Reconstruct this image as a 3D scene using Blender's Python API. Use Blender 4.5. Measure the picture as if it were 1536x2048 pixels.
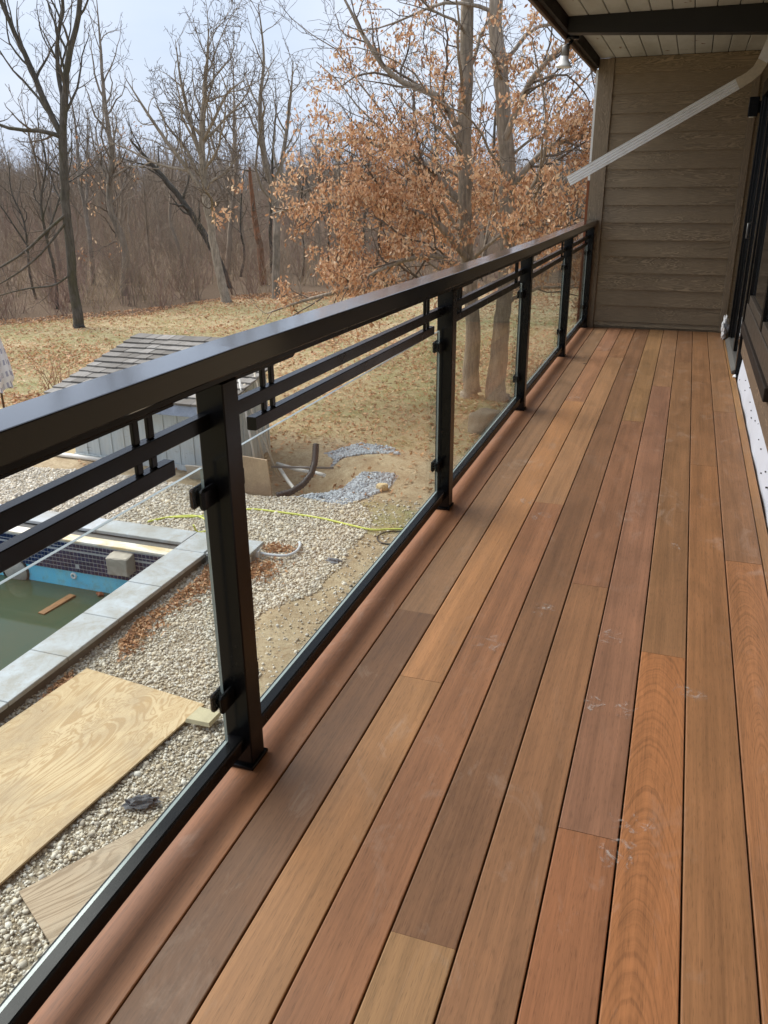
import bpy, bmesh, math, random
import numpy as np
from mathutils import Vector, Matrix, noise as mnoise

for o in list(bpy.data.objects):
    bpy.data.objects.remove(o, do_unlink=True)
scene = bpy.context.scene
C = scene.collection
rng = np.random.default_rng(7)
random.seed(7)

# ------------------------------------------------------------------ camera
cam_d = bpy.data.cameras.new('camera')
cam = bpy.data.objects.new('camera', cam_d); C.objects.link(cam)
right = Vector((0.94375, 0.33057, -0.00745)); up = Vector((-0.11493, 0.34908, 0.93002)); fwd = Vector((-0.31004, 0.87685, -0.36743))
cam.matrix_world = Matrix(((right.x, up.x, -fwd.x, 1.0073), (right.y, up.y, -fwd.y, 0.0),
                           (right.z, up.z, -fwd.z, 1.4642), (0, 0, 0, 1)))
cam_d.sensor_fit = 'VERTICAL'; cam_d.sensor_height = 36.0
cam_d.lens = 36.0 * 1652.0 / 2048.0
cam_d.clip_start = 0.05; cam_d.clip_end = 2000.0
scene.camera = cam
scene.render.resolution_x = 768; scene.render.resolution_y = 1024

# ------------------------------------------------------------------ sky and sun
to_sun = Vector((-0.90, 0.22, 1.0)).normalized()
world = bpy.data.worlds.new('World'); scene.world = world
world.use_nodes = True
wt = world.node_tree; wt.nodes.clear()
def wn(t, **k):
    n = wt.nodes.new(t)
    for a, b in k.items(): setattr(n, a, b)
    return n
w_out = wn('ShaderNodeOutputWorld'); w_bg = wn('ShaderNodeBackground'); w_bg.inputs['Strength'].default_value = 0.05
w_sky = wn('ShaderNodeTexSky', sky_type='NISHITA', sun_disc=False)
w_sky.sun_elevation = math.asin(to_sun.z); w_sky.sun_rotation = math.atan2(to_sun.x, to_sun.y)
w_sky.air_density = 1.2; w_sky.dust_density = 3.0; w_sky.altitude = 200
w_tc = wn('ShaderNodeTexCoord'); w_map = wn('ShaderNodeMapping'); w_map.inputs['Scale'].default_value = (1.2, 1.2, 4.0)
w_no = wn('ShaderNodeTexNoise'); w_no.inputs['Scale'].default_value = 1.6; w_no.inputs['Detail'].default_value = 5
w_r = wn('ShaderNodeMapRange'); w_r.inputs[1].default_value = 0.3; w_r.inputs[2].default_value = 0.7
w_r.inputs[3].default_value = 0.0; w_r.inputs[4].default_value = 1.0
w_c = wn('ShaderNodeMix', data_type='RGBA')
w_c.inputs[6].default_value = (3.2, 3.95, 5.3, 1); w_c.inputs[7].default_value = (4.75, 5.2, 6.1, 1)
w_mix = wn('ShaderNodeMix', data_type='RGBA'); w_mix.inputs[0].default_value = 0.88
L = wt.links.new
L(w_tc.outputs['Generated'], w_map.inputs['Vector']); L(w_map.outputs[0], w_no.inputs['Vector'])
L(w_no.outputs[0], w_r.inputs[0]); L(w_r.outputs[0], w_c.inputs[0])
L(w_sky.outputs[0], w_mix.inputs[6]); L(w_c.outputs[2], w_mix.inputs[7])
L(w_mix.outputs[2], w_bg.inputs['Color']); L(w_bg.outputs[0], w_out.inputs['Surface'])

sun_d = bpy.data.lights.new('sun', 'SUN'); sun_d.energy = 1.5; sun_d.angle = math.radians(48); sun_d.color = (1.0, 0.98, 0.935)
sun = bpy.data.objects.new('sun', sun_d); C.objects.link(sun)
sun.rotation_euler = (-to_sun).to_track_quat('-Z', 'Y').to_euler(); sun.location = (-10, -6, 20)

vs = scene.view_settings
vs.view_transform = 'Standard'; vs.look = 'None'; vs.gamma = 1.0; vs.use_curve_mapping = False; vs.exposure = 1.84
try:
    scene.cycles.max_bounces = 4; scene.cycles.diffuse_bounces = 3; scene.cycles.glossy_bounces = 3; scene.cycles.transparent_max_bounces = 12
except Exception: pass

# ------------------------------------------------------------------ helpers
def s2l(r, g, b):
    f = lambda c: ((c / 255 + 0.055) / 1.055) ** 2.4 if c > 10 else c / 255 / 12.92
    return (f(r), f(g), f(b))

def tag(o, label=None, cat=None, group=None, kind=None):
    if label: o['label'] = label
    if cat: o['category'] = cat
    if group: o['group'] = group
    if kind: o['kind'] = kind
    return o

def empty(name, loc=(0, 0, 0), parent=None):
    o = bpy.data.objects.new(name, None); C.objects.link(o); o.location = loc
    o.empty_display_size = 0.1
    if parent: o.parent = parent
    return o

class MB:
    def __init__(s): s.v = []; s.f = []; s.m = []; s.sm = []
    def add(s, vs_, fs, mi=0, smooth=False):
        b = len(s.v); s.v.extend([tuple(map(float, q)) for q in vs_])
        for f in fs: s.f.append(tuple(b + i for i in f)); s.m.append(mi); s.sm.append(smooth)
        return s
    def box(s, x0, x1, y0, y1, z0, z1, mi=0):
        return s.add([(x0,y0,z0),(x1,y0,z0),(x1,y1,z0),(x0,y1,z0),(x0,y0,z1),(x1,y0,z1),(x1,y1,z1),(x0,y1,z1)],
                     [(0,3,2,1),(4,5,6,7),(0,1,5,4),(1,2,6,5),(2,3,7,6),(3,0,4,7)], mi)
    def bbox(s, x0, x1, y0, y1, z0, z1, c=0.002, mi=0):
        """box with chamfered edges"""
        X=(x0,x1); Y=(y0,y1); Z=(z0,z1); vs_=[]; idx={}
        for i in (0,1):
            for j in (0,1):
                for k in (0,1):
                    sx=c if i==0 else -c; sy=c if j==0 else -c; sz=c if k==0 else -c
                    idx[(i,j,k,0)]=len(vs_); vs_.append((X[i],Y[j]+sy,Z[k]+sz))
                    idx[(i,j,k,1)]=len(vs_); vs_.append((X[i]+sx,Y[j],Z[k]+sz))
                    idx[(i,j,k,2)]=len(vs_); vs_.append((X[i]+sx,Y[j]+sy,Z[k]))
        fs=[]
        I=lambda i,j,k,a: idx[(i,j,k,a)]
        fs+= [(I(0,0,0,0),I(0,0,1,0),I(0,1,1,0),I(0,1,0,0)),(I(1,0,0,0),I(1,1,0,0),I(1,1,1,0),I(1,0,1,0))]
        fs+= [(I(0,0,0,1),I(1,0,0,1),I(1,0,1,1),I(0,0,1,1)),(I(0,1,0,1),I(0,1,1,1),I(1,1,1,1),I(1,1,0,1))]
        fs+= [(I(0,0,0,2),I(0,1,0,2),I(1,1,0,2),I(1,0,0,2)),(I(0,0,1,2),I(1,0,1,2),I(1,1,1,2),I(0,1,1,2))]
        for k in (0,1):
            for j in (0,1): fs.append((I(0,j,k,1),I(1,j,k,1),I(1,j,k,2),I(0,j,k,2)))
            for i in (0,1): fs.append((I(i,0,k,0),I(i,1,k,0),I(i,1,k,2),I(i,0,k,2)))
        for i in (0,1):
            for j in (0,1): fs.append((I(i,j,0,0),I(i,j,1,0),I(i,j,1,1),I(i,j,0,1)))
        for i in (0,1):
            for j in (0,1):
                for k in (0,1): fs.append((I(i,j,k,0),I(i,j,k,1),I(i,j,k,2)))
        return s.add(vs_, fs, mi)
    def prism(s, poly, axis, a, b, mi=0):
        """polygon (2d) extruded along axis 0/1/2 from a to b"""
        n=len(poly)
        def P(q,t):
            if axis==0: return (t,q[0],q[1])
            if axis==1: return (q[0],t,q[1])
            return (q[0],q[1],t)
        vs_=[P(q,a) for q in poly]+[P(q,b) for q in poly]
        fs=[tuple(range(n)),tuple(range(2*n-1,n-1,-1))]+[(i,(i+1)%n,n+(i+1)%n,n+i) for i in range(n)]
        return s.add(vs_,fs,mi)
    def tube(s, pts, rad, n=8, mi=0, cap=True, squash=1.0):
        pts=[Vector(q) for q in pts]; m=len(pts)
        if not hasattr(rad,'__len__'): rad=[rad]*m
        ref=Vector((0,0,1)); vs_=[]
        prev=None
        for i,q in enumerate(pts):
            d=(pts[min(i+1,m-1)]-pts[max(i-1,0)]).normalized()
            if prev is None:
                a=ref.cross(d)
                if a.length<0.1: a=Vector((1,0,0)).cross(d)
            else: a=prev-d*prev.dot(d)
            a.normalize(); prev=a; b=d.cross(a)
            for k in range(n):
                t=2*math.pi*k/n
                vs_.append(q+(a*math.cos(t)+b*math.sin(t)*squash)*rad[i])
        fs=[(i*n+k,i*n+(k+1)%n,(i+1)*n+(k+1)%n,(i+1)*n+k) for i in range(m-1) for k in range(n)]
        s.add(vs_,fs,mi,True)
        if cap:
            b0=len(s.v)-m*n
            s.f.append(tuple(b0+k for k in range(n-1,-1,-1))); s.m.append(mi); s.sm.append(False)
            s.f.append(tuple(b0+(m-1)*n+k for k in range(n))); s.m.append(mi); s.sm.append(False)
        return s
    def lathe(s, prof, n=20, mi=0, c=(0,0,0)):
        m=len(prof); vs_=[(c[0]+r*math.cos(2*math.pi*k/n),c[1]+r*math.sin(2*math.pi*k/n),c[2]+z) for r,z in prof for k in range(n)]
        fs=[(i*n+k,i*n+(k+1)%n,(i+1)*n+(k+1)%n,(i+1)*n+k) for i in range(m-1) for k in range(n)]
        return s.add(vs_,fs,mi,True)
    def mesh(s, name, mats):
        me=bpy.data.meshes.new(name); me.from_pydata(s.v,[],s.f)
        for mm in (mats if isinstance(mats,(list,tuple)) else [mats]): me.materials.append(mm)
        me.polygons.foreach_set('material_index',s.m); me.polygons.foreach_set('use_smooth',s.sm)
        bm=bmesh.new(); bm.from_mesh(me); bmesh.ops.recalc_face_normals(bm,faces=bm.faces); bm.to_mesh(me); bm.free()
        me.update(); return me
    def build(s, name, mats, parent=None, loc=None, rot=None):
        o=bpy.data.objects.new(name,s.mesh(name,mats)); C.objects.link(o)
        if parent: o.parent=parent
        if loc is not None: o.location=loc
        if rot is not None: o.rotation_euler=rot
        return o

def inst(name, me, parent=None, loc=(0,0,0), rot=(0,0,0), scale=None):
    o=bpy.data.objects.new(name,me); C.objects.link(o); o.location=loc; o.rotation_euler=rot
    if parent: o.parent=parent
    if scale is not None: o.scale=scale
    return o

# ------------------------------------------------------------------ materials
class NM:
    """small node-tree writer"""
    def __init__(s, name):
        s.mat=bpy.data.materials.new(name); s.mat.use_nodes=True
        s.t=s.mat.node_tree; s.t.nodes.clear()
        s.out=s.t.nodes.new('ShaderNodeOutputMaterial')
    def n(s, t, ins=None, **k):
        q=s.t.nodes.new(t)
        for a,b in k.items(): setattr(q,a,b)
        for a,b in (ins or {}).items():
            if isinstance(b,bpy.types.NodeSocket): s.t.links.new(b,q.inputs[a])
            else: q.inputs[a].default_value=b
        return q
    def math(s, op, a, b=0.0, c=None):
        d={0:a,1:b}
        if c is not None: d[2]=c
        return s.n('ShaderNodeMath',d,operation=op).outputs[0]
    def mixc(s, f, a, b, blend='MIX'):
        A=a if isinstance(a,bpy.types.NodeSocket) else (*a[:3],1); B=b if isinstance(b,bpy.types.NodeSocket) else (*b[:3],1)
        return s.n('ShaderNodeMix',{0:f,6:A,7:B},data_type='RGBA',blend_type=blend).outputs[2]
    def noise(s, vec, scale, detail=3, rough=0.5, dist=0.0, out=0):
        d={'Scale':scale,'Detail':detail,'Roughness':rough,'Distortion':dist}
        if vec is not None: d['Vector']=vec
        return s.n('ShaderNodeTexNoise',d).outputs[out]
    def map(s, vec, scale=(1,1,1), loc=(0,0,0), rot=(0,0,0)):
        return s.n('ShaderNodeMapping',{'Vector':vec,'Scale':scale,'Location':loc,'Rotation':rot}).outputs[0]
    def rng(s, v, a, b, c=0.0, d=1.0):
        return s.n('ShaderNodeMapRange',{0:v,1:a,2:b,3:c,4:d}).outputs[0]
    def pos(s): return s.n('ShaderNodeNewGeometry').outputs['Position']
    def objc(s): return s.n('ShaderNodeTexCoord').outputs['Object']
    def rand(s): return s.n('ShaderNodeObjectInfo').outputs['Random']
    def attr(s, name): return s.n('ShaderNodeAttribute',attribute_name=name).outputs['Fac']
    def pr(s, col, rough=0.6, spec=0.4, bump=None, bstr=0.3, bdist=0.002, metal=0.0, **k):
        d={'Roughness':rough,'Specular IOR Level':spec,'Metallic':metal}
        d['Base Color']=col if isinstance(col,bpy.types.NodeSocket) else (*col[:3],1)
        if bump is not None:
            d['Normal']=s.n('ShaderNodeBump',{'Height':bump,'Strength':bstr,'Distance':bdist}).outputs[0]
        d.update(k)
        b=s.n('ShaderNodeBsdfPrincipled',d)
        s.t.links.new(b.outputs[0],s.out.inputs['Surface']); return b

def m_plain(name, col, rough=0.6, spec=0.4, var=0.12, scale=8.0, metal=0.0, bstr=0.15):
    m=NM(name); p=m.pos()
    n1=m.noise(p,scale,5,0.6); n2=m.noise(p,scale*9,3,0.6)
    f=m.math('ADD',m.math('MULTIPLY',n1,0.6),m.math('MULTIPLY',n2,0.4))
    c=m.mixc(m.rng(f,0.35,0.65),tuple(q*(1-var) for q in col),tuple(min(1,q*(1+var)) for q in col))
    r=m.rng(n1,0.3,0.7,max(0,rough-0.08),min(1,rough+0.08))
    m.pr(c,r,spec,n2,bstr,0.002,metal); return m.mat

# ipe decking: object colour = board tone, object alpha = strength of cathedral rings
m=NM('ipe_wood'); oi=m.n('ShaderNodeObjectInfo'); oc=m.objc(); rnd=oi.outputs['Random']
rv=m.n('ShaderNodeCombineXYZ',{0:m.math('MULTIPLY',rnd,13.7),1:m.math('MULTIPLY',rnd,57.1),2:m.math('MULTIPLY',rnd,91.3)}).outputs[0]
pv=m.n('ShaderNodeVectorMath',{0:oc,1:rv},operation='ADD').outputs[0]
fib=m.noise(m.map(pv,(190,3.0,40)),1.0,4,0.65)
fib2=m.noise(m.map(pv,(460,26,60)),1.0,2,0.6)
med=m.noise(m.map(pv,(26,0.55,8)),1.0,3,0.6,0.6)
blot=m.noise(m.map(pv,(6,2.2,3)),1.0,5,0.6,0.8)
sx=m.n('ShaderNodeSeparateXYZ',{0:oc})
warp=m.noise(m.map(pv,(9,1.6,3)),1.0,3,0.55)
fine=m.noise(m.map(pv,(70,5,9)),1.0,2,0.5)
xr=m.math('ADD',m.math('ADD',sx.outputs[0],m.math('MULTIPLY',m.math('SUBTRACT',rnd,0.5),0.06)),m.math('MULTIPLY',m.math('SUBTRACT',warp,0.5),0.035))
r2=m.math('FRACT',m.math('MULTIPLY',rnd,17.31))
yr=m.math('MULTIPLY',m.math('ADD',sx.outputs[1],m.math('MULTIPLY',m.math('SUBTRACT',r2,0.5),1.6)),0.085)
rr=m.math('SQRT',m.math('ADD',m.math('ADD',m.math('MULTIPLY',xr,xr),m.math('MULTIPLY',yr,yr)),0.00012))
rw=m.math('ADD',m.math('MULTIPLY',rr,430.0),m.math('MULTIPLY',fine,0.9))
ring=m.n('ShaderNodeTexNoise',{'W':rw,'Scale':1.0,'Detail':2.0,'Roughness':0.7},noise_dimensions='1D').outputs[0]
ringd=m.math('POWER',m.rng(ring,0.36,0.66),1.5)
ringf=m.math('MULTIPLY',m.math('SUBTRACT',0.45,ringd),oi.outputs['Alpha'])
v=m.math('ADD',1.0,m.math('MULTIPLY',m.math('SUBTRACT',fib,0.5),0.75))
v=m.math('ADD',v,m.math('MULTIPLY',m.math('SUBTRACT',med,0.5),0.85))
v=m.math('ADD',v,m.math('MULTIPLY',m.math('SUBTRACT',blot,0.5),0.55))
v=m.math('ADD',v,m.math('MULTIPLY',ringf,0.30))
pore=m.rng(fib2,0.55,0.70,0.0,0.30)
v=m.math('MULTIPLY',v,m.math('SUBTRACT',1.0,pore))
vc=m.n('ShaderNodeCombineXYZ',{0:v,1:v,2:v}).outputs[0]
col=m.mixc(1.0,oi.outputs['Color'],vc,'MULTIPLY')
hue=m.mixc(m.rng(blot,0.4,0.68,0.0,0.28),col,m.mixc(1.0,col,(1.08,0.95,0.80),'MULTIPLY'))
# milky scuffs and dust
du=m.noise(m.map(m.pos(),(7,3.2,1)),1.0,7,0.72,1.2)
du2=m.noise(m.map(m.pos(),(1.1,0.6,1)),1.0,2,0.5)
dust=m.math('MULTIPLY',m.rng(du,0.56,0.74,0.0,0.36),m.rng(du2,0.36,0.56))
col=m.mixc(dust,hue,(0.46,0.36,0.29))
rough=m.math('ADD',m.rng(blot,0.3,0.7,0.44,0.60),m.math('MULTIPLY',dust,0.4))
m.pr(col,rough,0.36,m.math('ADD',m.math('MULTIPLY',fib,0.6),m.math('MULTIPLY',fib2,0.4)),0.22,0.0008)
M_IPE=m.mat

# fibre-cement siding with embossed cedar grain
def siding(name, base, along='x'):
    m=NM(name); oc=m.objc(); rnd=m.rand()
    off=m.n('ShaderNodeCombineXYZ',{0:m.math('MULTIPLY',rnd,31.0),1:0.0,2:m.math('MULTIPLY',rnd,77.0)}).outputs[0]
    pv=m.n('ShaderNodeVectorMath',{0:oc,1:off},operation='ADD').outputs[0]
    sc=(1.7,1,13) if along=='x' else (13,1,1.7)
    warp=m.noise(m.map(pv,sc),1.0,3,0.6,0.8)
    wv=m.n('ShaderNodeTexNoise',{'W':m.math('MULTIPLY',warp,26.0),'Scale':1.0,'Detail':2.0},noise_dimensions='1D').outputs[0]
    sc2=(9,1,210) if along=='x' else (210,1,9)
    fib=m.noise(m.map(pv,sc2),1.0,3,0.6)
    msk=m.rng(m.noise(m.map(pv,(0.9,1,5) if along=='x' else (5,1,0.9)),1.0,3),0.42,0.6)
    dirt=m.noise(m.map(m.pos(),(2,2,2)),1.0,5,0.65)
    g=m.math('MULTIPLY',m.rng(wv,0.5,0.68),msk)
    c=m.mixc(m.rng(fib,0.3,0.7),tuple(q*0.80 for q in base),tuple(q*1.18 for q in base))
    c=m.mixc(m.math('MULTIPLY',g,0.5),c,tuple(min(1,q*2.0) for q in base))
    c=m.mixc(m.math('MULTIPLY',m.rng(wv,0.5,0.32),m.math('MULTIPLY',msk,0.6)),c,tuple(q*0.5 for q in base))
    c=m.mixc(m.rng(dirt,0.35,0.7,0.0,0.35),c,tuple(q*0.7 for q in base))
    m.pr(c,0.62,0.3,m.math('ADD',wv,m.math('MULTIPLY',fib,0.6)),0.6,0.002); return m.mat
M_SIDE=siding('siding_paint',s2l(140,124,101))
M_TRIM=siding('trim_paint',s2l(134,119,99),'z')

m=NM('soffit_paint'); p=m.pos()
n1=m.noise(m.map(p,(2.6,0.7,2)),1.0,6,0.65); n2=m.noise(p,60,3,0.6); n3=m.noise(m.map(p,(5,3,5)),1.0,6,0.62,0.5)
c=m.mixc(m.rng(n1,0.35,0.68),s2l(196,197,190),s2l(166,165,154))
c=m.mixc(m.rng(n3,0.655,0.675),c,s2l(120,92,60))
m.pr(c,0.7,0.25,n2,0.2,0.001); M_SOFF=m.mat

m=NM('black_powder_coat'); p=m.pos(); n1=m.noise(p,900,2,0.6); n2=m.noise(p,6,5,0.65)
m.pr((0.004,0.004,0.0045),m.rng(n2,0.3,0.75,0.2,0.3),0.2,n1,0.03,0.0002); M_BLK=m.mat
m=NM('black_cap_gloss'); p=m.pos(); n1=m.noise(p,900,2,0.6); n2=m.noise(p,6,5,0.65)
m.pr((0.006,0.006,0.0065),m.rng(n2,0.3,0.75,0.12,0.2),0.2,n1,0.02,0.0002,**{'Coat Weight':0.8,'Coat Roughness':0.12,'Coat IOR':1.5}); M_CAP=m.mat
m=NM('black_beam_paint'); p=m.pos(); n1=m.noise(m.map(p,(3,60,60)),1.0,4,0.6); n2=m.noise(p,4,4)
m.pr(m.mixc(n2,(0.012,0.012,0.012),(0.022,0.021,0.020)),0.5,0.35,n1,0.2,0.001); M_BEAM=m.mat

def glass(name, tint, rmin=0.02):
    m=NM(name)
    tr=m.n('ShaderNodeBsdfTransparent',{'Color':(*tint,1)}); gl=m.n('ShaderNodeBsdfGlossy',{'Color':(1,1,1,1),'Roughness':rmin})
    ge=m.n('ShaderNodeNewGeometry'); dt=m.n('ShaderNodeVectorMath',{0:ge.outputs['Incoming'],1:ge.outputs['Normal']},operation='DOT_PRODUCT').outputs[1]
    fr=m.math('ADD',0.04,m.math('MULTIPLY',m.math('POWER',m.math('SUBTRACT',1.0,m.math('ABSOLUTE',dt)),5.0),0.62))
    sm=m.noise(m.map(m.pos(),(1,3,3)),1.0,6,0.7); df=m.n('ShaderNodeBsdfDiffuse',{'Color':(0.55,0.55,0.52,1)})
    mx=m.n('ShaderNodeMixShader',{0:fr,1:tr.outputs[0],2:gl.outputs[0]})
    mx2=m.n('ShaderNodeMixShader',{0:m.rng(sm,0.45,0.75,0.004,0.035),1:mx.outputs[0],2:df.outputs[0]})
    m.t.links.new(mx2.outputs[0],m.out.inputs['Surface']); return m.mat
M_GLASS=glass('railing_glass',(0.955,0.975,0.962))
m=NM('glass_edge'); m.pr((0.30,0.345,0.335),0.12,0.6); M_GEDGE=m.mat
m=NM('window_glass'); m.pr((0.012,0.013,0.014),0.03,0.75); M_WGL=m.mat

m=NM('aluminium'); p=m.pos(); n1=m.noise(m.map(p,(3,3,40)),1.0,4,0.6); n2=m.noise(p,14,6,0.7)
m.pr(m.mixc(m.rng(n2,0.5,0.75),s2l(234,234,232),s2l(214,212,206)),m.rng(n1,0.3,0.7,0.28,0.42),0.5,n1,0.08,0.001,0.15); M_ALU=m.mat

# plywood: figured veneer
def ply(name, a, b, dirt, dk):
    m=NM(name); oc=m.objc()
    w=m.noise(m.map(oc,(2.6,0.75,1)),1.0,4,0.55,0.9)
    rg=m.n('ShaderNodeTexNoise',{'W':m.math('MULTIPLY',w,34.0),'Scale':1.0,'Detail':1.5},noise_dimensions='1D').outputs[0]
    fib=m.noise(m.map(oc,(140,5,1)),1.0,3,0.6); bl=m.noise(m.map(oc,(2.2,1.4,1)),1.0,6,0.62)
    c=m.mixc(m.rng(rg,0.42,0.60),a,b)
    c=m.mixc(m.rng(fib,0.35,0.7,0.0,0.45),c,b)
    c=m.mixc(m.rng(bl,0.45,0.68,0.0,dk),c,dirt)
    m.pr(c,0.72,0.25,m.math('ADD',rg,fib),0.25,0.001); return m.mat
M_PLY=ply('plywood_fresh',s2l(208,186,148),s2l(180,152,112),s2l(166,146,118),0.8)
M_PLY2=ply('plywood_weathered',s2l(182,162,136),s2l(148,128,104),s2l(176,164,144),0.75)

# pebbles: colour per instance
m=NM('pebble'); rnd=m.rand(); p=m.pos()
cr=m.n('ShaderNodeValToRGB',{0:rnd}); el=cr.color_ramp.elements
cols=[(0.0,s2l(200,188,166)),(0.2,s2l(226,217,198)),(0.42,s2l(190,179,160)),(0.58,s2l(234,229,216)),(0.75,s2l(208,190,158)),(0.9,s2l(164,155,142)),(1.0,s2l(216,209,196))]
el[0].position=0; el[0].color=(*cols[0][1],1); el[1].position=1; el[1].color=(*cols[-1][1],1)
for q,cc in cols[1:-1]: e=el.new(q); e.color=(*cc,1)
n1=m.noise(p,120,3,0.6)
m.pr(m.mixc(m.rng(n1,0.3,0.7,0.0,0.3),cr.outputs[0],(0.25,0.22,0.18)),0.75,0.3,n1,0.2,0.002); M_PEB=m.mat
m=NM('crushed_stone'); rnd=m.rand(); n1=m.noise(m.pos(),90,3,0.6)
m.pr(m.mixc(rnd,s2l(128,134,140),s2l(196,202,206)),0.8,0.3,n1,0.2,0.002); M_CRUSH=m.mat

# ground sheet: masks come as point attributes
m=NM('ground_cover'); p=m.pos()
n1=m.noise(p,0.35,5,0.6); n2=m.noise(p,3.2,6,0.7); n3=m.noise(p,26,5,0.75); n4=m.noise(p,110,3,0.7)
lawn=m.mixc(m.rng(n1,0.42,0.62),s2l(186,168,132),s2l(146,146,104))
lawn=m.mixc(m.rng(n2,0.4,0.64,0.0,0.65),lawn,s2l(184,160,126))
lawn=m.mixc(m.rng(n3,0.52,0.72,0.0,0.85),lawn,s2l(126,108,70))
lawn=m.mixc(m.rng(n4,0.54,0.7,0.0,0.6),lawn,s2l(206,184,136))
dirt=m.mixc(m.rng(n2,0.38,0.62),s2l(200,182,150),s2l(172,150,120))
dirt=m.mixc(m.rng(n3,0.45,0.7,0.0,0.7),dirt,s2l(138,112,80))
dirt=m.mixc(m.rng(n4,0.58,0.7,0.0,0.6),dirt,s2l(206,188,154))
grav=m.mixc(m.rng(n4,0.4,0.62),s2l(146,132,112),s2l(186,174,152))
grey=m.mixc(m.rng(n4,0.42,0.6),s2l(120,124,128),s2l(172,178,182))
litt=m.mixc(m.rng(n3,0.4,0.66),s2l(98,82,66),s2l(134,112,90))
litt=m.mixc(m.rng(n4,0.5,0.7,0.0,0.8),litt,s2l(92,80,70))
def edge(a): return m.rng(m.math('ADD',m.attr(a),m.math('MULTIPLY',m.math('SUBTRACT',n2,0.5),0.7)),0.42,0.58)
c=m.mixc(edge('m_dirt'),lawn,dirt); c=m.mixc(edge('m_leaf'),c,litt)
c=m.mixc(edge('m_grey'),c,grey); c=m.mixc(edge('m_grav'),c,grav)
m.pr(c,0.92,0.12,m.math('ADD',n3,n4),0.7,0.03); M_GROUND=m.mat

m=NM('fallen_leaf'); t=m.attr('tint'); n1=m.noise(m.pos(),35,2)
cr=m.n('ShaderNodeValToRGB',{0:t}); el=cr.color_ramp.elements
cols=[(0,s2l(140,100,72)),(0.3,s2l(188,140,100)),(0.6,s2l(212,170,128)),(0.8,s2l(164,116,84)),(1,s2l(222,198,160))]
el[0].position=0; el[0].color=(*cols[0][1],1); el[1].position=1; el[1].color=(*cols[-1][1],1)
for q,cc in cols[1:-1]: e=el.new(q); e.color=(*cc,1)
bs=m.n('ShaderNodeBsdfPrincipled',{'Base Color':cr.outputs[0],'Roughness':0.6,'Specular IOR Level':0.25})
tl=m.n('ShaderNodeBsdfTranslucent',{'Color':cr.outputs[0]})
mx=m.n('ShaderNodeMixShader',{0:0.25,1:bs.outputs[0],2:tl.outputs[0]}); m.t.links.new(mx.outputs[0],m.out.inputs['Surface']); M_LEAF=m.mat
m=NM('oak_leaf'); t=m.attr('tint')
cr=m.n('ShaderNodeValToRGB',{0:t}); el=cr.color_ramp.elements
cols=[(0,s2l(138,100,74)),(0.35,s2l(192,144,106)),(0.7,s2l(216,172,132)),(1,s2l(234,208,172))]
el[0].position=0; el[0].color=(*cols[0][1],1); el[1].position=1; el[1].color=(*cols[-1][1],1)
for q,cc in cols[1:-1]: e=el.new(q); e.color=(*cc,1)
bs=m.n('ShaderNodeBsdfPrincipled',{'Base Color':cr.outputs[0],'Roughness':0.55,'Specular IOR Level':0.3})
tl=m.n('ShaderNodeBsdfTranslucent',{'Color':cr.outputs[0]})
mx=m.n('ShaderNodeMixShader',{0:0.35,1:bs.outputs[0],2:tl.outputs[0]}); m.t.links.new(mx.outputs[0],m.out.inputs['Surface']); M_OLEAF=m.mat

def bark(name, a, b, moss=0.0):
    m=NM(name); p=m.pos()
    n1=m.noise(m.map(p,(22,22,3.2)),1.0,5,0.7,0.6); n2=m.noise(p,2.2,4,0.6); n3=m.noise(p,60,3,0.6)
    c=m.mixc(m.rng(n1,0.36,0.62),tuple(q*0.55 for q in a),a)
    c=m.mixc(m.rng(n2,0.4,0.65),c,m.mixc(m.rng(n1,0.4,0.6),tuple(q*0.6 for q in b),b))
    if moss: c=m.mixc(m.rng(n2,0.5,0.7,0.0,moss),c,s2l(104,106,72))
    m.pr(c,0.9,0.15,n1,0.8,0.02); return m.mat
M_BARK_OAK=bark('bark_oak',s2l(178,164,146),s2l(152,140,122))
M_BARK_DARK=bark('bark_dark',s2l(104,98,90),s2l(86,80,70),0.22)
M_BARK_GREY=bark('bark_grey',s2l(164,152,138),s2l(134,124,110))
M_BARK_RED=bark('bark_snag',s2l(158,112,84),s2l(124,96,76))
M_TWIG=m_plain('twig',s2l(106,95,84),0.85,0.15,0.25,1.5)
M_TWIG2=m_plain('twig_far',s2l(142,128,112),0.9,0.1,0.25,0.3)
m=NM('brush_stem'); rnd=m.rand(); cr=m.n('ShaderNodeValToRGB',{0:rnd}); el=cr.color_ramp.elements
el[0].color=(*s2l(132,110,94),1); el[1].color=(*s2l(188,168,142),1); e=el.new(.35); e.color=(*s2l(148,122,112),1); e=el.new(.7); e.color=(*s2l(150,132,106),1)
m.pr(cr.outputs[0],0.85,0.15); M_BRUSH=m.mat
M_GRASS=m_plain('dormant_grass',s2l(178,160,108),0.85,0.15,0.3,0.7)
# ------------------------------------------------------------------ house (wing end wall, side wall, roof)
M_HDARK=m_plain('bronze_frame',s2l(64,56,48),0.45,0.4,0.1,20)
M_HBAND=siding('sill_band_paint',s2l(112,94,76))
M_FASC=m_plain('fascia_paint',s2l(112,92,78),0.6,0.3,0.12,5)
M_FDARK=m_plain('fascia_inner',s2l(40,32,26),0.7,0.2,0.1,5)
M_WHITE=m_plain('white_trim',s2l(226,226,222),0.5,0.4,0.04,9)
M_COPPER=m_plain('rust_flashing',s2l(128,72,40),0.6,0.35,0.2,12)
M_WRAP=m_plain('white_membrane',s2l(208,211,219),0.6,0.35,0.05,7)
M_GREYMET=m_plain('grey_metal',s2l(120,118,114),0.4,0.5,0.1,10,0.4)

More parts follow.
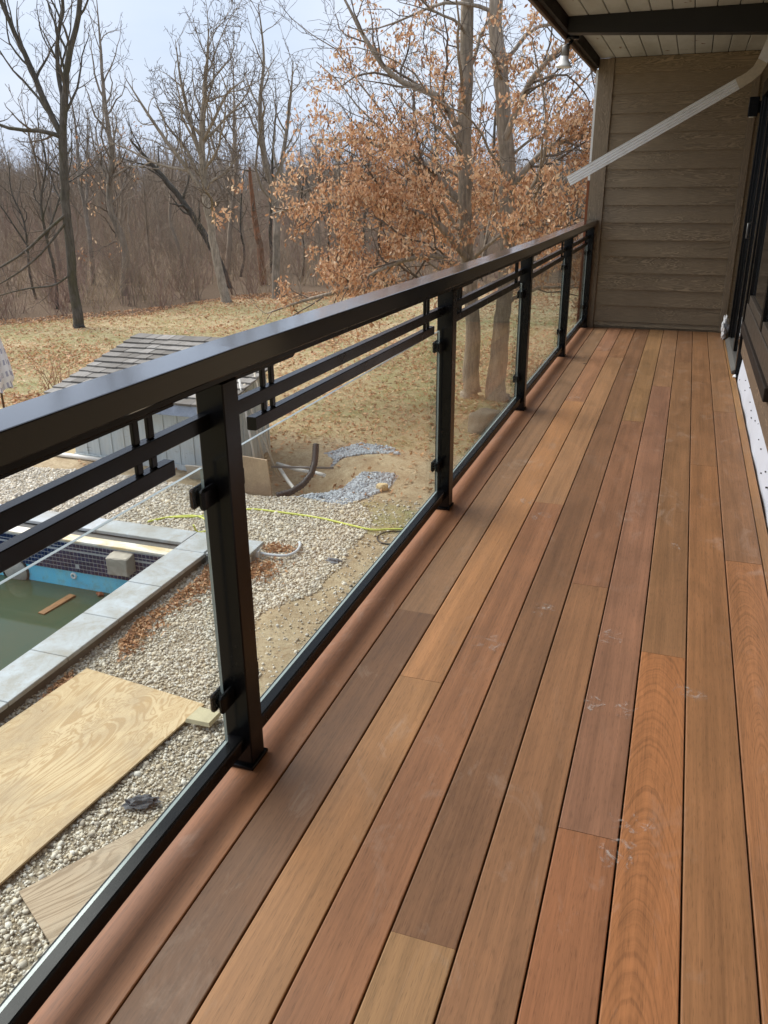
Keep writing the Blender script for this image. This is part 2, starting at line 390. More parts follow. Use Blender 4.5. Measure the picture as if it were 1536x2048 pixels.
house=empty('house',(1.5,9.45,0))
tag(house,'house with taupe lap siding, black beam and cream plank soffit at the deck','house')
W=MB
def hpart(mb,name,mats,parent=house):
    o=mb.build(name,mats,parent); o.matrix_parent_inverse=parent.matrix_world.inverted() if parent is not house else Matrix.Translation((-1.5,-9.45,0)); return o
endw=hpart(MB().box(-0.03,5.5,9.462,15,-2.6,2.62),'end_wall',M_SIDE)
zl=[0.02,0.07,0.240,0.410,0.580,0.748,0.914,1.084,1.256,1.428,1.600,1.768,1.940,2.116,2.295,2.475]
for i in range(len(zl)-1):
    z0=zl[i]; z1=zl[i+1]; h=(z1-z0)+0.012
    mb=MB().prism([(-0.019,-0.0),( -0.019+0.015,h),(0.0,h),(0.0,0.0)],0,-0.642,0.642)
    o=mb.build('lap_board',M_SIDE,endw); o.location=(0.767,9.4605,z0+0.0015)
hpart(MB().bbox(-0.03,0.124,9.425,9.461,-2.5,2.616,0.003),'corner_board',M_TRIM)
hpart(MB().bbox(1.411,1.475,9.432,9.461,0.005,2.47,0.003),'corner_trim',M_TRIM)
hpart(MB().bbox(0.126,1.50,9.436,9.461,2.478,2.616,0.003),'frieze_board',M_SIDE)
hpart(MB().box(-0.052,-0.0315,9.43,9.455,1.50,2.52),'white_edge_trim',M_WHITE)
hpart(MB().box(-0.056,-0.0315,9.425,9.452,-2.0,1.497),'rusty_edge_flashing',M_COPPER)
# side wall along the deck
sidew=hpart(MB().box(1.535,5.5,-3,9.461,-2.6,2.62),'side_wall',M_SIDE)
for i in range(14):
    z0=0.375+0.17*i
    if z0>2.5: break
    mb=MB().prism([(0,0),(0.0,0.178),(-0.004,0.178),(-0.013,0)],1,-1.6,1.6)
    o=mb.build('lap_board',M_SIDE,sidew); o.location=(1.5345,3.0,z0); 
# soffit planks
sof=hpart(MB().box(-0.05,5.5,-3,9.458,2.645,2.85),'soffit',M_FDARK)
pw=0.148; k=0
x=-0.022
while x<1.53:
    x1=min(x+pw-0.006,1.534)
    for (ya,yb) in ((-2.9,7.098),(7.232,9.4585)):
        mb=MB().bbox(-(x1-x)/2,(x1-x)/2,-(yb-ya)/2,(yb-ya)/2,-0.009,0.009,0.004)
        o=mb.build('soffit_plank',M_SOFF,sof); o.location=((x+x1)/2,(ya+yb)/2,2.629)
    x+=pw
# beam, deeper towards the house
hpart(MB().add([(-0.02,7.1,2.515),(1.534,7.1,2.432),(1.534,7.23,2.432),(-0.02,7.23,2.515),(-0.02,7.1,2.64),(1.534,7.1,2.64),(1.534,7.23,2.64),(-0.02,7.23,2.64)],
   [(0,3,2,1),(4,5,6,7),(0,1,5,4),(1,2,6,5),(2,3,7,6),(3,0,4,7)]),'beam',M_BEAM)
hpart(MB().bbox(-0.085,-0.06,-3,9.62,2.505,2.86,0.003),'fascia',M_FASC)
hpart(MB().box(-0.0595,-0.024,-3,9.457,2.535,2.643),'fascia_backing',M_FDARK)
hpart(MB().prism([(-0.12,2.862),(5.5,3.9),(5.5,3.98),(-0.12,2.94)],1,-3,15.4),'roof',M_FDARK)
# low strip: membrane, band board
mb=MB(); n=60; vs_=[]
for i in range(n+1):
    y=-2.5+(7.19+2.5)*i/n; w=0.004*math.sin(i*1.7)+0.003*math.sin(i*0.61+1)
    vs_+=[(1.505+w,y,-0.05),(1.516+w*0.7,y,0.07),(1.5325,y,0.205)]
mb.add(vs_,[(3*i+j,3*i+j+1,3*i+j+4,3*i+j+3) for i in range(n) for j in (0,1)],0,True)
hpart(mb,'membrane_strip',M_WRAP)
mb=MB()
for i in range(24):
    y=2.5+i*0.19+random.uniform(-.06,.06); z=random.uniform(0.03,0.18); x=1.503+0.15*z
    mb.box(x-0.004,x+0.02,y,y+random.uniform(.006,.02),z,z+0.005)
tag(hpart(mb,'membrane_staples',M_BLK),kind='stuff')
hpart(MB().bbox(1.507,1.5345,-2.5,7.20,0.195,0.372,0.003),'band_board',M_HBAND)
# window
win=hpart(MB().bbox(1.495,1.5345,4.75,7.15,0.452,0.592,0.004),'window',M_HDARK)
hpart(MB().bbox(1.478,1.5342,4.74,7.16,0.374,0.450,0.004),'window_sill',M_FDARK,win)
for (ya,yb,nm) in ((4.75,4.83,'window_frame'),(5.70,5.79,'mullion'),(7.07,7.15,'window_frame')):
    hpart(MB().bbox(1.497,1.5343,ya,yb,0.594,2.10,0.003),nm,M_BLK,win)
hpart(MB().bbox(1.494,1.5343,4.75,7.15,2.102,2.2,0.004),'window_frame',M_BLK,win)
for (ya,yb) in ((4.832,5.698),(5.792,7.068)):
    hpart(MB().bbox(1.503,1.5340,ya+.002,yb-.002,0.594,0.66,0.003),'sash_rail',M_HDARK,win)
    hpart(MB().box(1.520,1.528,ya+.002,yb-.002,0.662,2.10),'window_pane',M_WGL,win)
# door
door=hpart(MB().bbox(1.488,1.5342,7.225,7.30,0.005,2.30,0.003),'door_casing',M_BLK)
hpart(MB().bbox(1.486,1.5342,8.89,8.985,0.005,2.30,0.003),'door_casing',M_BLK,door)
hpart(MB().bbox(1.487,1.5342,7.302,8.888,2.18,2.30,0.003),'door_head',M_BLK,door)
hpart(MB().prism([(1.465,0.004),(1.534,0.004),(1.534,0.05),(1.495,0.045),(1.465,0.02)],1,7.304,8.886),'threshold',M_GREYMET,door)
for (ya,yb) in ((7.304,7.39),(8.06,8.13),(8.80,8.886)):
    hpart(MB().bbox(1.502,1.5338,ya,yb,0.055,2.178,0.003),'door_stile',M_BLK,door)
hpart(MB().box(1.518,1.530,7.392,8.798,0.055,2.178),'door_pane',M_WGL,door)
hpart(MB().tube([(1.500,8.1,1.02),(1.475,8.1,1.02),(1.475,8.1,1.14),(1.500,8.1,1.14)],0.008,8),'door_handle',M_GREYMET,door)

# ------------------------------------------------------------------ fittings on the house
ds=empty('downspout',(1.5,8.0,2.6)); tag(ds,'pale ribbed aluminium downspout slanting across the siding wall to the railing','downspout')
def rect_tube(mb,pts,hw,hh,rib=True):
    """rectangular ribbed section swept in the x-z plane (y is the wide direction)"""
    prof=[]
    if rib:
        k=4
        for sg in (1,-1):
            for i in range(k):
                a=sg*(-1+2*i/k); w_=sg*2/k
                prof+=[(-sg*hw,a*hh),(-sg*hw,(a+w_*.42)*hh),(-sg*hw*.74,(a+w_*.55)*hh),(-sg*hw*.74,(a+w_*.85)*hh)]
            prof.append((-sg*hw,sg*hh))
    else: prof=[(-hw,hh),(hw,hh),(hw,-hh),(-hw,-hh)]
    n=len(prof); vs_=[]
    P=[Vector(q) for q in pts]
    for i,q in enumerate(P):
        d=(P[min(i+1,len(P)-1)]-P[max(i-1,0)]).normalized(); nrm=Vector((-d.z,0,d.x))
        for (a,b) in prof: vs_.append(q+Vector((0,a,0))+nrm*b)
    fs=[(i*n+k,i*n+(k+1)%n,(i+1)*n+(k+1)%n,(i+1)*n+k) for i in range(len(P)-1) for k in range(n)]
    mb.add(vs_,fs); return mb
inv=Matrix.Translation((-1.5,-8.0,-2.6))
o=rect_tube(MB(),[(-0.055,8,1.490),(0.6,8,1.852),(1.265,8,2.222)],0.030,0.043).build('pipe',M_ALU,ds); o.matrix_parent_inverse=inv
M_ALU2=m_plain('elbow_plastic',s2l(190,178,156),0.5,0.4,0.15,8)
o=rect_tube(MB(),[(1.235,8,2.204),(1.315,8,2.25),(1.37,8,2.30),(1.40,8,2.36)],0.033,0.042,False).build('elbow',M_ALU2,ds); o.matrix_parent_inverse=inv
o=rect_tube(MB(),[(1.395,8,2.35),(1.425,8,2.44),(1.45,8,2.52),(1.452,8,2.618)],0.031,0.040,False).build('upper_elbow',M_ALU,ds); o.matrix_parent_inverse=inv

fl=empty('flood_light',(-0.03,7.34,2.53)); tag(fl,'small bell-shaped flood light hanging under the end of the black beam','flood light')
o=MB().lathe([(0.0,0.0),(0.05,0.0),(0.052,-0.02),(0.045,-0.028),(0.0,-0.03)],20).build('base',M_BLK,fl,(0.02,0,0.0))
o=MB().tube([(0.02,0,-0.02),(0.0,0,-0.05),(-0.03,0,-0.075)],0.012,8).build('arm',M_BLK,fl)
o=MB().lathe([(0.0,0.01),(0.026,0.008),(0.030,0.0),(0.030,-0.062),(0.0,-0.062)],20).build('socket',M_GREYMET,fl,(-0.03,0,-0.075),(0,0.06,0))
o=MB().lathe([(0.026,0.0),(0.034,-0.03),(0.052,-0.062),(0.066,-0.074),(0.066,-0.080),(0.045,-0.086),(0.0,-0.088)],24).build('bulb',M_WHITE,fl,(-0.035,0,-0.135),(0,0.06,0))

sc=empty('wall_sconce',(1.45,9.22,2.04)); tag(sc,'small black box sconce on the house wall beside the downspout','sconce')
MB().bbox(-0.055,0.03,-0.05,0.05,0.0,0.165,0.004).build('shade',M_BLK,sc)
MB().bbox(0.031,0.084,-0.03,0.03,0.03,0.13,0.004).build('backplate',M_BLK,sc)
MB().lathe([(0.0,0.0),(0.03,0.0),(0.03,-0.006),(0.0,-0.006)],16).build('lens',M_WHITE,sc,(-0.012,0,-0.001))

def crumple(name,label,cat,loc,size,mat,seed,sub=3,amp=0.35):
    bm=bmesh.new(); bmesh.ops.create_icosphere(bm,subdivisions=sub,radius=1.0)
    for v in bm.verts:
        n=mnoise.noise(v.co*1.7+Vector((seed*3.1,seed,0)))+0.6*mnoise.noise(v.co*4.1+Vector((seed,0,9)))
        c=abs(mnoise.noise(v.co*6+Vector((0,seed,4))))
        v.co*=1+amp*n-amp*0.5*c; v.co=Vector((v.co.x*size[0],v.co.y*size[1],max(v.co.z,-0.85)*size[2]))
    z0=min(v.co.z for v in bm.verts)
    for v in bm.verts: v.co.z-=z0
    me=bpy.data.meshes.new(name); bm.to_mesh(me); bm.free(); me.materials.append(mat)
    o=inst(name,me,None,loc); tag(o,label,cat); return o
M_PLAS=m_plain('white_plastic',s2l(232,232,232),0.35,0.5,0.05,12)
crumple('plastic_sheet','crumpled white plastic wrapped round the foot of the black door frame','plastic sheet',(1.452,9.06,0.003),(0.030,0.11,0.115),M_PLAS,3,4,0.5)
crumple('plastic_scrap','tiny scrap of clear plastic on the boards at the door sill end','plastic scrap',(1.484,7.17,0.002),(0.014,0.03,0.012),M_PLAS,8,2,0.5)

# ------------------------------------------------------------------ deck
deck=empty('deck',(0.7,4,0)); tag(deck,kind='structure'); DI=Matrix.Translation((-0.7,-4,0))
S=0.145; G=0.0044; TH=0.025
K=1.0
def tone(r,g,b):
    k=.35; q=s2l(r*(1-k)+157*k,g*(1-k)+116*k,b*(1-k)+86*k); return (q[0]*.76,q[1]*.745,q[2]*.685)
rows=[
 ([4.62],[((156,106,78),.15),((152,106,80),.1)]),
 ([2.585],[((106,77,60),.1),((138,107,84),.45)]),
 ([2.162,5.989,8.051],[((178,130,90),.35),((192,137,94),.15),((172,122,94),.2),((160,112,90),.2)]),
 ([3.859,7.745],[((168,115,85),.05),((184,138,102),.12),((156,110,80),.15)]),
 ([1.226],[((188,148,106),.1),((132,95,71),.35)]),
 ([3.007,5.557],[((154,111,81),.15),((144,101,78),.3),((158,122,84),.1)]),
 ([1.646,6.668],[((166,108,75),.2),((150,108,90),.05),((156,118,88),.1)]),
 ([2.56,7.711],[((178,116,72),.95),((146,108,76),.3),((136,98,70),.15)]),
 ([4.716],[((162,114,76),.05),((150,108,74),.15)]),
 ([3.423,5.992],[((176,120,80),.9),((154,114,86),.12),((162,122,88),.1)]),
 ([5.564],[((172,128,86),.1),((176,134,84),.1)]),
]
Y0,Y1=-1.3,9.458
for r,(br,cols) in enumerate(rows):
    xa=-0.036 if r==0 else r*S+G/2
    xb=(r+1)*S-G/2 if r<10 else 1.494
    ys=[Y0]+br+[Y1]
    for i in range(len(ys)-1):
        ya=ys[i]+(0.0006 if i else 0); yb=ys[i+1]-0.0006
        hx=(xb-xa)/2; hy=(yb-ya)/2; c=0.0022
        if r==0:
            prof=[(-hx+0.010,-TH),(hx,-TH),(hx,-c),(hx-c,0)]
            for a in range(0,7):
                t=math.pi/2+math.pi/2*a/6*1.0
                prof.append((-hx+0.010+0.010*math.cos(t),-0.010+0.010*math.sin(t)))
        else: prof=[(-hx,-TH),(hx,-TH),(hx,-c),(hx-c*.4,-c*.4),(hx-c*1.3,0),(-hx+c*1.3,0),(-hx+c*.4,-c*.4),(-hx,-c)]
        mb=MB().prism(prof,1,-hy,hy)
        o=mb.build('deck_board',M_IPE,deck); o.matrix_parent_inverse=DI
        o.location=((xa+xb)/2,(ya+yb)/2,random.uniform(-.0006,.0004))
        (cr_,al)=cols[i]; o.color=(*tone(*cr_),al if al>.8 else al*.45)
M_JOIST=m_plain('joist_timber',s2l(120,100,72),0.8,0.2,0.2,6)
for i in range(27):
    y=-1.2+i*0.405
    o=MB().box(-0.018,1.50,y-0.02,y+0.02,-0.26,-0.027).build('joist',M_JOIST,deck); o.matrix_parent_inverse=DI
o=MB().box(-0.04,-0.0185,-1.3,9.46,-0.30,-0.027).build('rim_joist',M_JOIST,deck); o.matrix_parent_inverse=DI
o=MB().box(-0.018,1.50,-1.3,9.45,-0.285,-0.27).build('under_deck_light_block',M_FDARK,deck); o.matrix_parent_inverse=DI  # unseen dark sheet added below the joists to stop light in the gaps
# plaster smears and film scraps left on the boards
m=NM('plaster_smear'); oc=m.objc(); rr_=m.rand(); ov=m.n('ShaderNodeVectorMath',{0:oc,1:m.n('ShaderNodeCombineXYZ',{0:m.math('MULTIPLY',rr_,40.0),1:m.math('MULTIPLY',rr_,73.0),2:0.0}).outputs[0]},operation='ADD').outputs[0]; n1=m.noise(ov,26,8,0.8,0.8)
al=m.math('MULTIPLY',m.rng(n1,0.53,0.70,0.0,0.75),m.rng(m.n('ShaderNodeVectorMath',{0:oc},operation='LENGTH').outputs[1],0.035,0.07,1.0,0.0))
m.pr((0.62,0.58,0.54),0.6,0.3,None,**{'Alpha':al}); M_SMEAR=m.mat
for (x,y,sx_,sy_,rt) in [(1.045,1.72,1.0,.5,.3),(1.02,1.60,.8,.5,-.4),(1.175,2.36,.8,.5,.2),(0.915,2.62,.7,.5,-.3),(0.90,2.20,.5,.4,.4),(0.99,2.2,.6,.4,0),(0.50,3.66,.9,.9,.1),(0.40,3.86,.6,.5,.2),(0.66,2.75,.7,.5,.1),(0.51,2.45,1.1,.7,.3),(1.10,3.5,.5,.3,.2),(0.35,6.1,.8,.6,.1)]:
    mb=MB(); k=14
    mb.add([(0,0,0)]+[(0.07*sx_*math.cos(2*math.pi*i/k)*random.uniform(.7,1),0.07*sy_*2*math.sin(2*math.pi*i/k)*random.uniform(.7,1),0) for i in range(k)],[(0,1+i,1+(i+1)%k) for i in range(k)])
    o=mb.build('plaster_smear',M_SMEAR,deck); o.matrix_parent_inverse=DI; o.location=(x,y,0.0016); o.rotation_euler=(0,0,rt)
# dried leaf bit on the far boards
tag(MB().add([(-.02,0,.002),(0,.006,.008),(.03,0,.004),(0,-.006,.004)],[(0,3,1),(1,3,2)]).build('dried_leaf',M_FDARK,None,(0.275,7.35,0.002)),'single dark dried leaf lying on the boards near the far post','leaf')

# ------------------------------------------------------------------ railing
rail=empty('deck_railing',(0.025,4,0)); tag(rail,'black metal deck railing with clear glass panels and double slat bars','railing')
RI=Matrix.Translation((-0.025,-4,0))
def rp(mb,name,mats,parent=rail):
    o=mb.build(name,mats,parent); o.matrix_parent_inverse=RI if parent is rail else parent.matrix_world.inverted(); return o
posts=[1.633,3.65,5.64,7.67,9.395]
dzt=[(-1.3,0.002),(1.633,0.0),(3.65,-0.020),(5.64,-0.028),(7.67,-0.022),(9.46,-0.014)]
def DZ(y):
    for (a,za),(b,zb) in zip(dzt,dzt[1:]):
        if y<=b: return za+(zb-za)*(y-a)/(b-a)
    return dzt[-1][1]
def ybar(x0,x1,z0,z1,ya,yb,c,sag=True):
    """bar along y that follows the slight sag of the rail"""
    ys=[ya]+[q for q,_ in dzt if ya+.01<q<yb-.01]+[yb]
    prof=[(x0+c,z0),(x1-c,z0),(x1,z0+c),(x1,z1-c),(x1-c*.3,z1-c*.3),(x1-c,z1),(x0+c,z1),(x0+c*.3,z1-c*.3),(x0,z1-c),(x0,z0+c)]
    n=len(prof); mb=MB()
    vs_=[(q[0],y,q[1]+(DZ(y) if sag else 0)) for y in ys for q in prof]
    fs=[(i*n+k,i*n+(k+1)%n,(i+1)*n+(k+1)%n,(i+1)*n+k) for i in range(len(ys)-1) for k in range(n)]
    fs+=[tuple(range(n)),tuple(range(len(vs_)-1,len(vs_)-n-1,-1))]
    return mb.add(vs_,fs)
rp(ybar(-0.016,0.085,1.079,1.132,-1.3,9.424,0.003),'top_rail',M_CAP)
rp(ybar(-0.004,0.060,1.056,1.0785,-1.3,9.424,0.003),'sub_rail',M_BLK)
rp(ybar(-0.002,0.056,1.049,1.0558,-1.3,1.41,0.001),'cover_strip',M_BLK)
hp=0.035
edges=[-1.3]+[q for y in posts for q in (y-hp,y+hp)]
for y in posts:
    p=rp(MB().bbox(-0.012,0.061,y-hp,y+hp,0.0,1.0555+DZ(y),0.003),'post',M_BLK)
    rp(MB().bbox(-0.022,0.066,y-hp-.010,y+hp+.012,0.001,0.012,0.002),'base_plate',M_BLK,p)
    if y<9: rp(MB().add([(-0.002,y+hp,1.048+DZ(y)),(0.056,y+hp,1.048+DZ(y)),(0.056,y+hp+.31,1.048+DZ(y+.3)),(-0.002,y+hp+.31,1.048+DZ(y+.3)),(-0.002,y+hp,1.0558+DZ(y)),(0.056,y+hp,1.0558+DZ(y)),(0.056,y+hp+.325,1.0558+DZ(y+.3)),(-0.002,y+hp+.325,1.0558+DZ(y+.3))],
        [(0,3,2,1),(4,5,6,7),(0,1,5,4),(1,2,6,5),(2,3,7,6),(3,0,4,7)]),'rail_bracket',M_BLK,p)
    for zc in (0.792,0.232):
        for s in ((-1,1) if y<9 else (-1,)):
            a,b=(y-hp-0.064,y-hp) if s<0 else (y+hp,y+hp+0.066)
            rp(MB().bbox(0.0105,0.027,a,b,zc-.026,zc+.026,0.006),'glass_clip',M_BLK,p)
            rp(MB().bbox(-0.015,0.0015,a,b,zc-.026,zc+.026,0.006),'glass_clip',M_BLK,p)
for i in range(5):
    ya,yb=edges[2*i],edges[2*i+1]
    rp(ybar(-0.006,0.021,0.947,0.983,ya,yb,0.002),'slat_bar',M_BLK)
    a2=ya+(0.15 if i else 0); b2=yb-0.155
    rp(ybar(-0.006,0.021,0.885,0.920,a2,b2,0.002),'slat_bar',M_BLK)
    ends=([(ya+0.212,ya+0.262)] if i else [])+[(yb-0.272,yb-0.222)]
    for (pa,pb) in ends:
        for q in (pa,pb):
            d=DZ(q)
            rp(MB().bbox(0.003,0.013,q,q+0.020,0.9832+d,1.0555+d,0.002),'picket',M_BLK)
            rp(MB().bbox(0.003,0.013,q,q+0.020,0.9202+d,0.9468+d,0.002),'picket',M_BLK)
    rp(ybar(-0.006,0.043,0.054,0.100,ya,yb,0.006,False),'bottom_rail',M_BLK)
    # glass pane
    g0,g1=ya+0.028,yb-0.030
    x0,x1,z0,z1=0.002,0.010,0.1005,0.862
    mb=MB()
    v=[(x0,g0,z0),(x1,g0,z0),(x1,g1,z0),(x0,g1,z0),(x0,g0,z1),(x1,g0,z1),(x1,g1,z1),(x0,g1,z1)]
    mb.add(v,[(1,2,6,5)],0); mb.add(v,[(0,3,7,4)],0); mb.add(v,[(0,1,5,4),(2,3,7,6),(4,5,6,7),(0,3,2,1)],1)
    rp(mb,'glass_pane',[M_GLASS,M_GEDGE])
# ------------------------------------------------------------------ ground
GZ=-2.4
def fbm(x,y,s=1.0,o=3,seed=0.0):
    v=0;a=1;t=0
    for i in range(o):
        v+=a*mnoise.noise(Vector((x*s+seed,y*s-seed,seed*1.7+i*9.1))); t+=a; a*=0.5; s*=2
    return v/t
def inpoly(px,py,poly):
    c=False; n=len(poly); j=n-1
    for i in range(n):
        xi,yi=poly[i]; xj,yj=poly[j]
        if ((yi>py)!=(yj>py)) and (px<(xj-xi)*(py-yi)/(yj-yi)+xi): c=not c
        j=i
    return c
EDGE=[(-60,-18),(-30,9),(-18.5,20.2),(-15.7,23.8),(-15.0,27.0),(-13.9,28.2),(-12.1,29.0),(-8,32),(-3,35),(4,38),(14,40),(60,46)]
def yedge(x):
    for (a,ya),(b,yb) in zip(EDGE,EDGE[1:]):
        if x<=b: return ya+(yb-ya)*(x-a)/(b-a)
    return EDGE[-1][1]
GRAV=[(-12,-1),(-12,8.6),(-8.6,9.2),(-6.7,9.42),(-4.8,9.3),(-4.2,9.38),(-3.45,9.32),(-2.8,9.45),(-2.4,9.15),(-2.2,8.6),(-2.18,7.7),(-2.15,6.9),(-2.45,6.35),(-2.35,5.6),(-2.05,5.0),(-1.75,4.5),(-1.8,3.6),(-1.9,2.6),(-1.7,1),(-1.5,-1)]
GREY1=[(-3.75,9.42),(-3.4,9.92),(-3.1,10.35),(-2.5,10.55),(-2.45,10.2),(-2.6,9.7),(-2.85,9.25),(-3.3,9.3)]
GREY2=[(-3.85,11.3),(-3.6,11.9),(-2.95,11.9),(-2.7,11.45),(-3.2,11.25),(-3.6,10.9)]
def ell(x,y,cx,cy,rx,ry): return ((x-cx)/rx)**2+((y-cy)/ry)**2
def gheight(x,y):
    z=GZ
    d=math.hypot(x,y)
    if y>9.4: z+=0.05*fbm(x,y,0.35,2,4.0)
    e=ell(x,y,-4.15,10.15,0.95,0.72)
    if e<1.6: z-=0.30*max(0.0,1-e/1.6)**0.8
    e=ell(x,y,-2.9,10.9,0.9,0.8)
    if e<1: z+=0.10*(1-e)
    t=y-yedge(x) if abs(x)<60 else 0
    far=max(0.0,d-55); z+=1.2*(1-math.exp(-far/70.0)) if y>0 else 0
    return z
def masks(x,y):
    w=0.16*fbm(x,y,1.3,3,2.0)
    gx,gy=x+w,y+w*0.7
    grav=1.0 if inpoly(gx,gy,GRAV) else 0.0
    grey=1.0 if (inpoly(gx,gy,GREY1) or inpoly(gx,gy,GREY2)) else 0.0
    dirt=1.0 if ((y<11.9+0.7*fbm(x,y,0.5,2,6) and x>-6.2 and x<6) or (y<9.9 and x<=-6.2)) else 0.0
    if ell(x,y,-2.3,9.0,0.7,0.55)<1: dirt=0.25
    leaf=max(0.0,min(1.0,(y-yedge(x)+1.2+1.5*fbm(x,y,0.3,2,1))/2.0)) if y<300 and x<60 and x>-60 else 1.0
    if y<-5 or x>8: leaf=0.0
    return grav,grey,dirt,leaf
PX0,PX1,PY0,PY1=-9.2,-3.62,0.8,7.56
xs=np.concatenate([-np.geomspace(420,19,26)[:-1],np.arange(-19,PX0-.05,.14),[PX0],np.arange(PX0+.14,PX1-.05,.14),[PX1],np.arange(PX1+.12,4.0,.12),np.geomspace(4.2,420,18)])
ys=np.concatenate([[-80,-40,-20,-10,-5,-2],np.arange(-1,PY0-.05,.2),[PY0],np.arange(PY0+.14,PY1-.05,.14),[PY1],np.arange(PY1+.12,13,.12),np.arange(13,34,.22),np.geomspace(34.5,600,34)])
nx,ny=len(xs),len(ys)
gv=[];gm=[]
for y in ys:
    for x in xs:
        if -20<x<8 and -3<y<60: mk=masks(x,y)
        else: mk=(0,0,0,1.0 if y>yedge(max(-59,min(59,x))) else 0.0)
        z=gheight(x,y)+(0.014*fbm(x,y,3.1,2,3) if (x>-19 and x<4 and 0<y<34) else 0)
        gv.append((x,y,z)); gm.append(mk)
gf=[]
for j in range(ny-1):
    for i in range(nx-1):
        cx=(xs[i]+xs[i+1])/2; cy=(ys[j]+ys[j+1])/2
        if PX0<cx<PX1 and PY0<cy<PY1: continue
        a=j*nx+i; gf.append((a,a+1,a+nx+1,a+nx))
me=bpy.data.meshes.new('ground'); me.from_pydata(gv,[],gf); me.materials.append(M_GROUND)
me.polygons.foreach_set('use_smooth',[True]*len(gf))
gm=np.array(gm,dtype=np.float32)
for k,nm in enumerate(('m_grav','m_grey','m_dirt','m_leaf')):
    at=me.attributes.new(nm,'FLOAT','POINT'); at.data.foreach_set('value',np.ascontiguousarray(gm[:,k]))
ground=inst('ground',me); tag(ground,kind='structure')

# ------------------------------------------------------------------ scatter by geometry nodes (one object each, kind = stuff)
def scatter(name,label,cat,pts,rots,scl,sources):
    coll=bpy.data.collections.new(name+'_source')
    for o in sources: coll.objects.link(o)
    n=len(pts); me=bpy.data.meshes.new(name); me.vertices.add(n)
    me.vertices.foreach_set('co',np.asarray(pts,dtype=np.float32).ravel())
    a=me.attributes.new('rot','FLOAT_VECTOR','POINT'); a.data.foreach_set('vector',np.asarray(rots,dtype=np.float32).ravel())
    a=me.attributes.new('scl','FLOAT','POINT'); a.data.foreach_set('value',np.asarray(scl,dtype=np.float32))
    a=me.attributes.new('pick','INT','POINT'); a.data.foreach_set('value',rng.integers(0,len(sources),n).astype(np.int32))
    ng=bpy.data.node_groups.new(name,'GeometryNodeTree')
    ng.interface.new_socket('Geometry',in_out='INPUT',socket_type='NodeSocketGeometry')
    ng.interface.new_socket('Geometry',in_out='OUTPUT',socket_type='NodeSocketGeometry')
    N=ng.nodes.new; K=ng.links.new
    gi=N('NodeGroupInput'); go=N('NodeGroupOutput'); ip=N('GeometryNodeInstanceOnPoints'); ci=N('GeometryNodeCollectionInfo')
    ci.inputs['Collection'].default_value=coll; ci.inputs['Separate Children'].default_value=True; ci.inputs['Reset Children'].default_value=True
    def na(nm,t):
        q=N('GeometryNodeInputNamedAttribute'); q.data_type=t; q.inputs['Name'].default_value=nm; return q.outputs['Attribute']
    er=N('FunctionNodeEulerToRotation'); K(na('rot','FLOAT_VECTOR'),er.inputs[0])
    K(gi.outputs[0],ip.inputs['Points']); K(ci.outputs[0],ip.inputs['Instance']); ip.inputs['Pick Instance'].default_value=True
    K(na('pick','INT'),ip.inputs['Instance Index']); K(er.outputs[0],ip.inputs['Rotation']); K(na('scl','FLOAT'),ip.inputs['Scale'])
    K(ip.outputs[0],go.inputs[0])
    o=inst(name,me); md=o.modifiers.new('scatter','NODES'); md.node_group=ng
    tag(o,label,cat,kind='stuff'); return o
def rock_mesh(name,mat,seed,sub=1,flat=0.7,amp=0.25):
    bm=bmesh.new(); bmesh.ops.create_icosphere(bm,subdivisions=sub,radius=1.0)
    for v in bm.verts:
        v.co*=1+amp*mnoise.noise(v.co*1.3+Vector((seed*5.3,seed*2.1,seed))); v.co.z*=flat; v.co.x*=1.2
    me=bpy.data.meshes.new(name); bm.to_mesh(me); bm.free(); me.materials.append(mat)
    me.polygons.foreach_set('use_smooth',[sub>0]*len(me.polygons)); return me
def src(me): return bpy.data.objects.new(me.name,me)

pts=[]
def blocked(x,y):
    return (PX0<x<PX1 and PY0<y<PY1)
N_P=125000
cand=np.column_stack([rng.uniform(-10.5,-1.3,N_P*2),rng.uniform(1.6,9.7,N_P*2)])
for x,y in cand:
    if blocked(x,y): continue
    # keep what the terrace could see; density falls off with distance to the deck
    if x<-8.6 and y<7: continue
    w=0.16*fbm(x,y,1.3,3,2.0)
    if inpoly(x+w,y+w*.7,GRAV) or (random.random()<0.10 and x>-2.9 and y<9.7): pts.append((x,y,gheight(x,y)+random.uniform(-.004,.012)))
pts=np.array(pts); n=len(pts)
scl=np.clip(rng.lognormal(math.log(0.0088),0.40,n),0.004,0.028)*np.where(pts[:,1]>6.5,1.18,1.0)
scatter('gravel','pale rounded pea gravel spread around the pool','gravel',pts,rng.uniform(0,6.28,(n,3))*np.array([0.12,0.12,1]),scl,[src(rock_mesh('pebble_stone',M_PEB,i,1)) for i in range(5)])
pts=[]
for _ in range(30000):
    x=random.uniform(-4,-2.3); y=random.uniform(9,12); w=0.16*fbm(x,y,1.3,3,2.0)
    if inpoly(x+w,y+w*.7,GREY1) or inpoly(x+w,y+w*.7,GREY2): pts.append((x,y,gheight(x,y)+random.uniform(-.003,.012)))
pts=np.array(pts); n=len(pts)
scatter('crushed_stone','two patches of blue grey crushed stone on the bare soil','crushed stone',pts,rng.uniform(0,6.28,(n,3)),np.clip(rng.lognormal(math.log(0.016),0.3,n),0.008,0.035),[src(rock_mesh('stone_chip',M_CRUSH,i+9,1,0.7,0.45)) for i in range(4)])

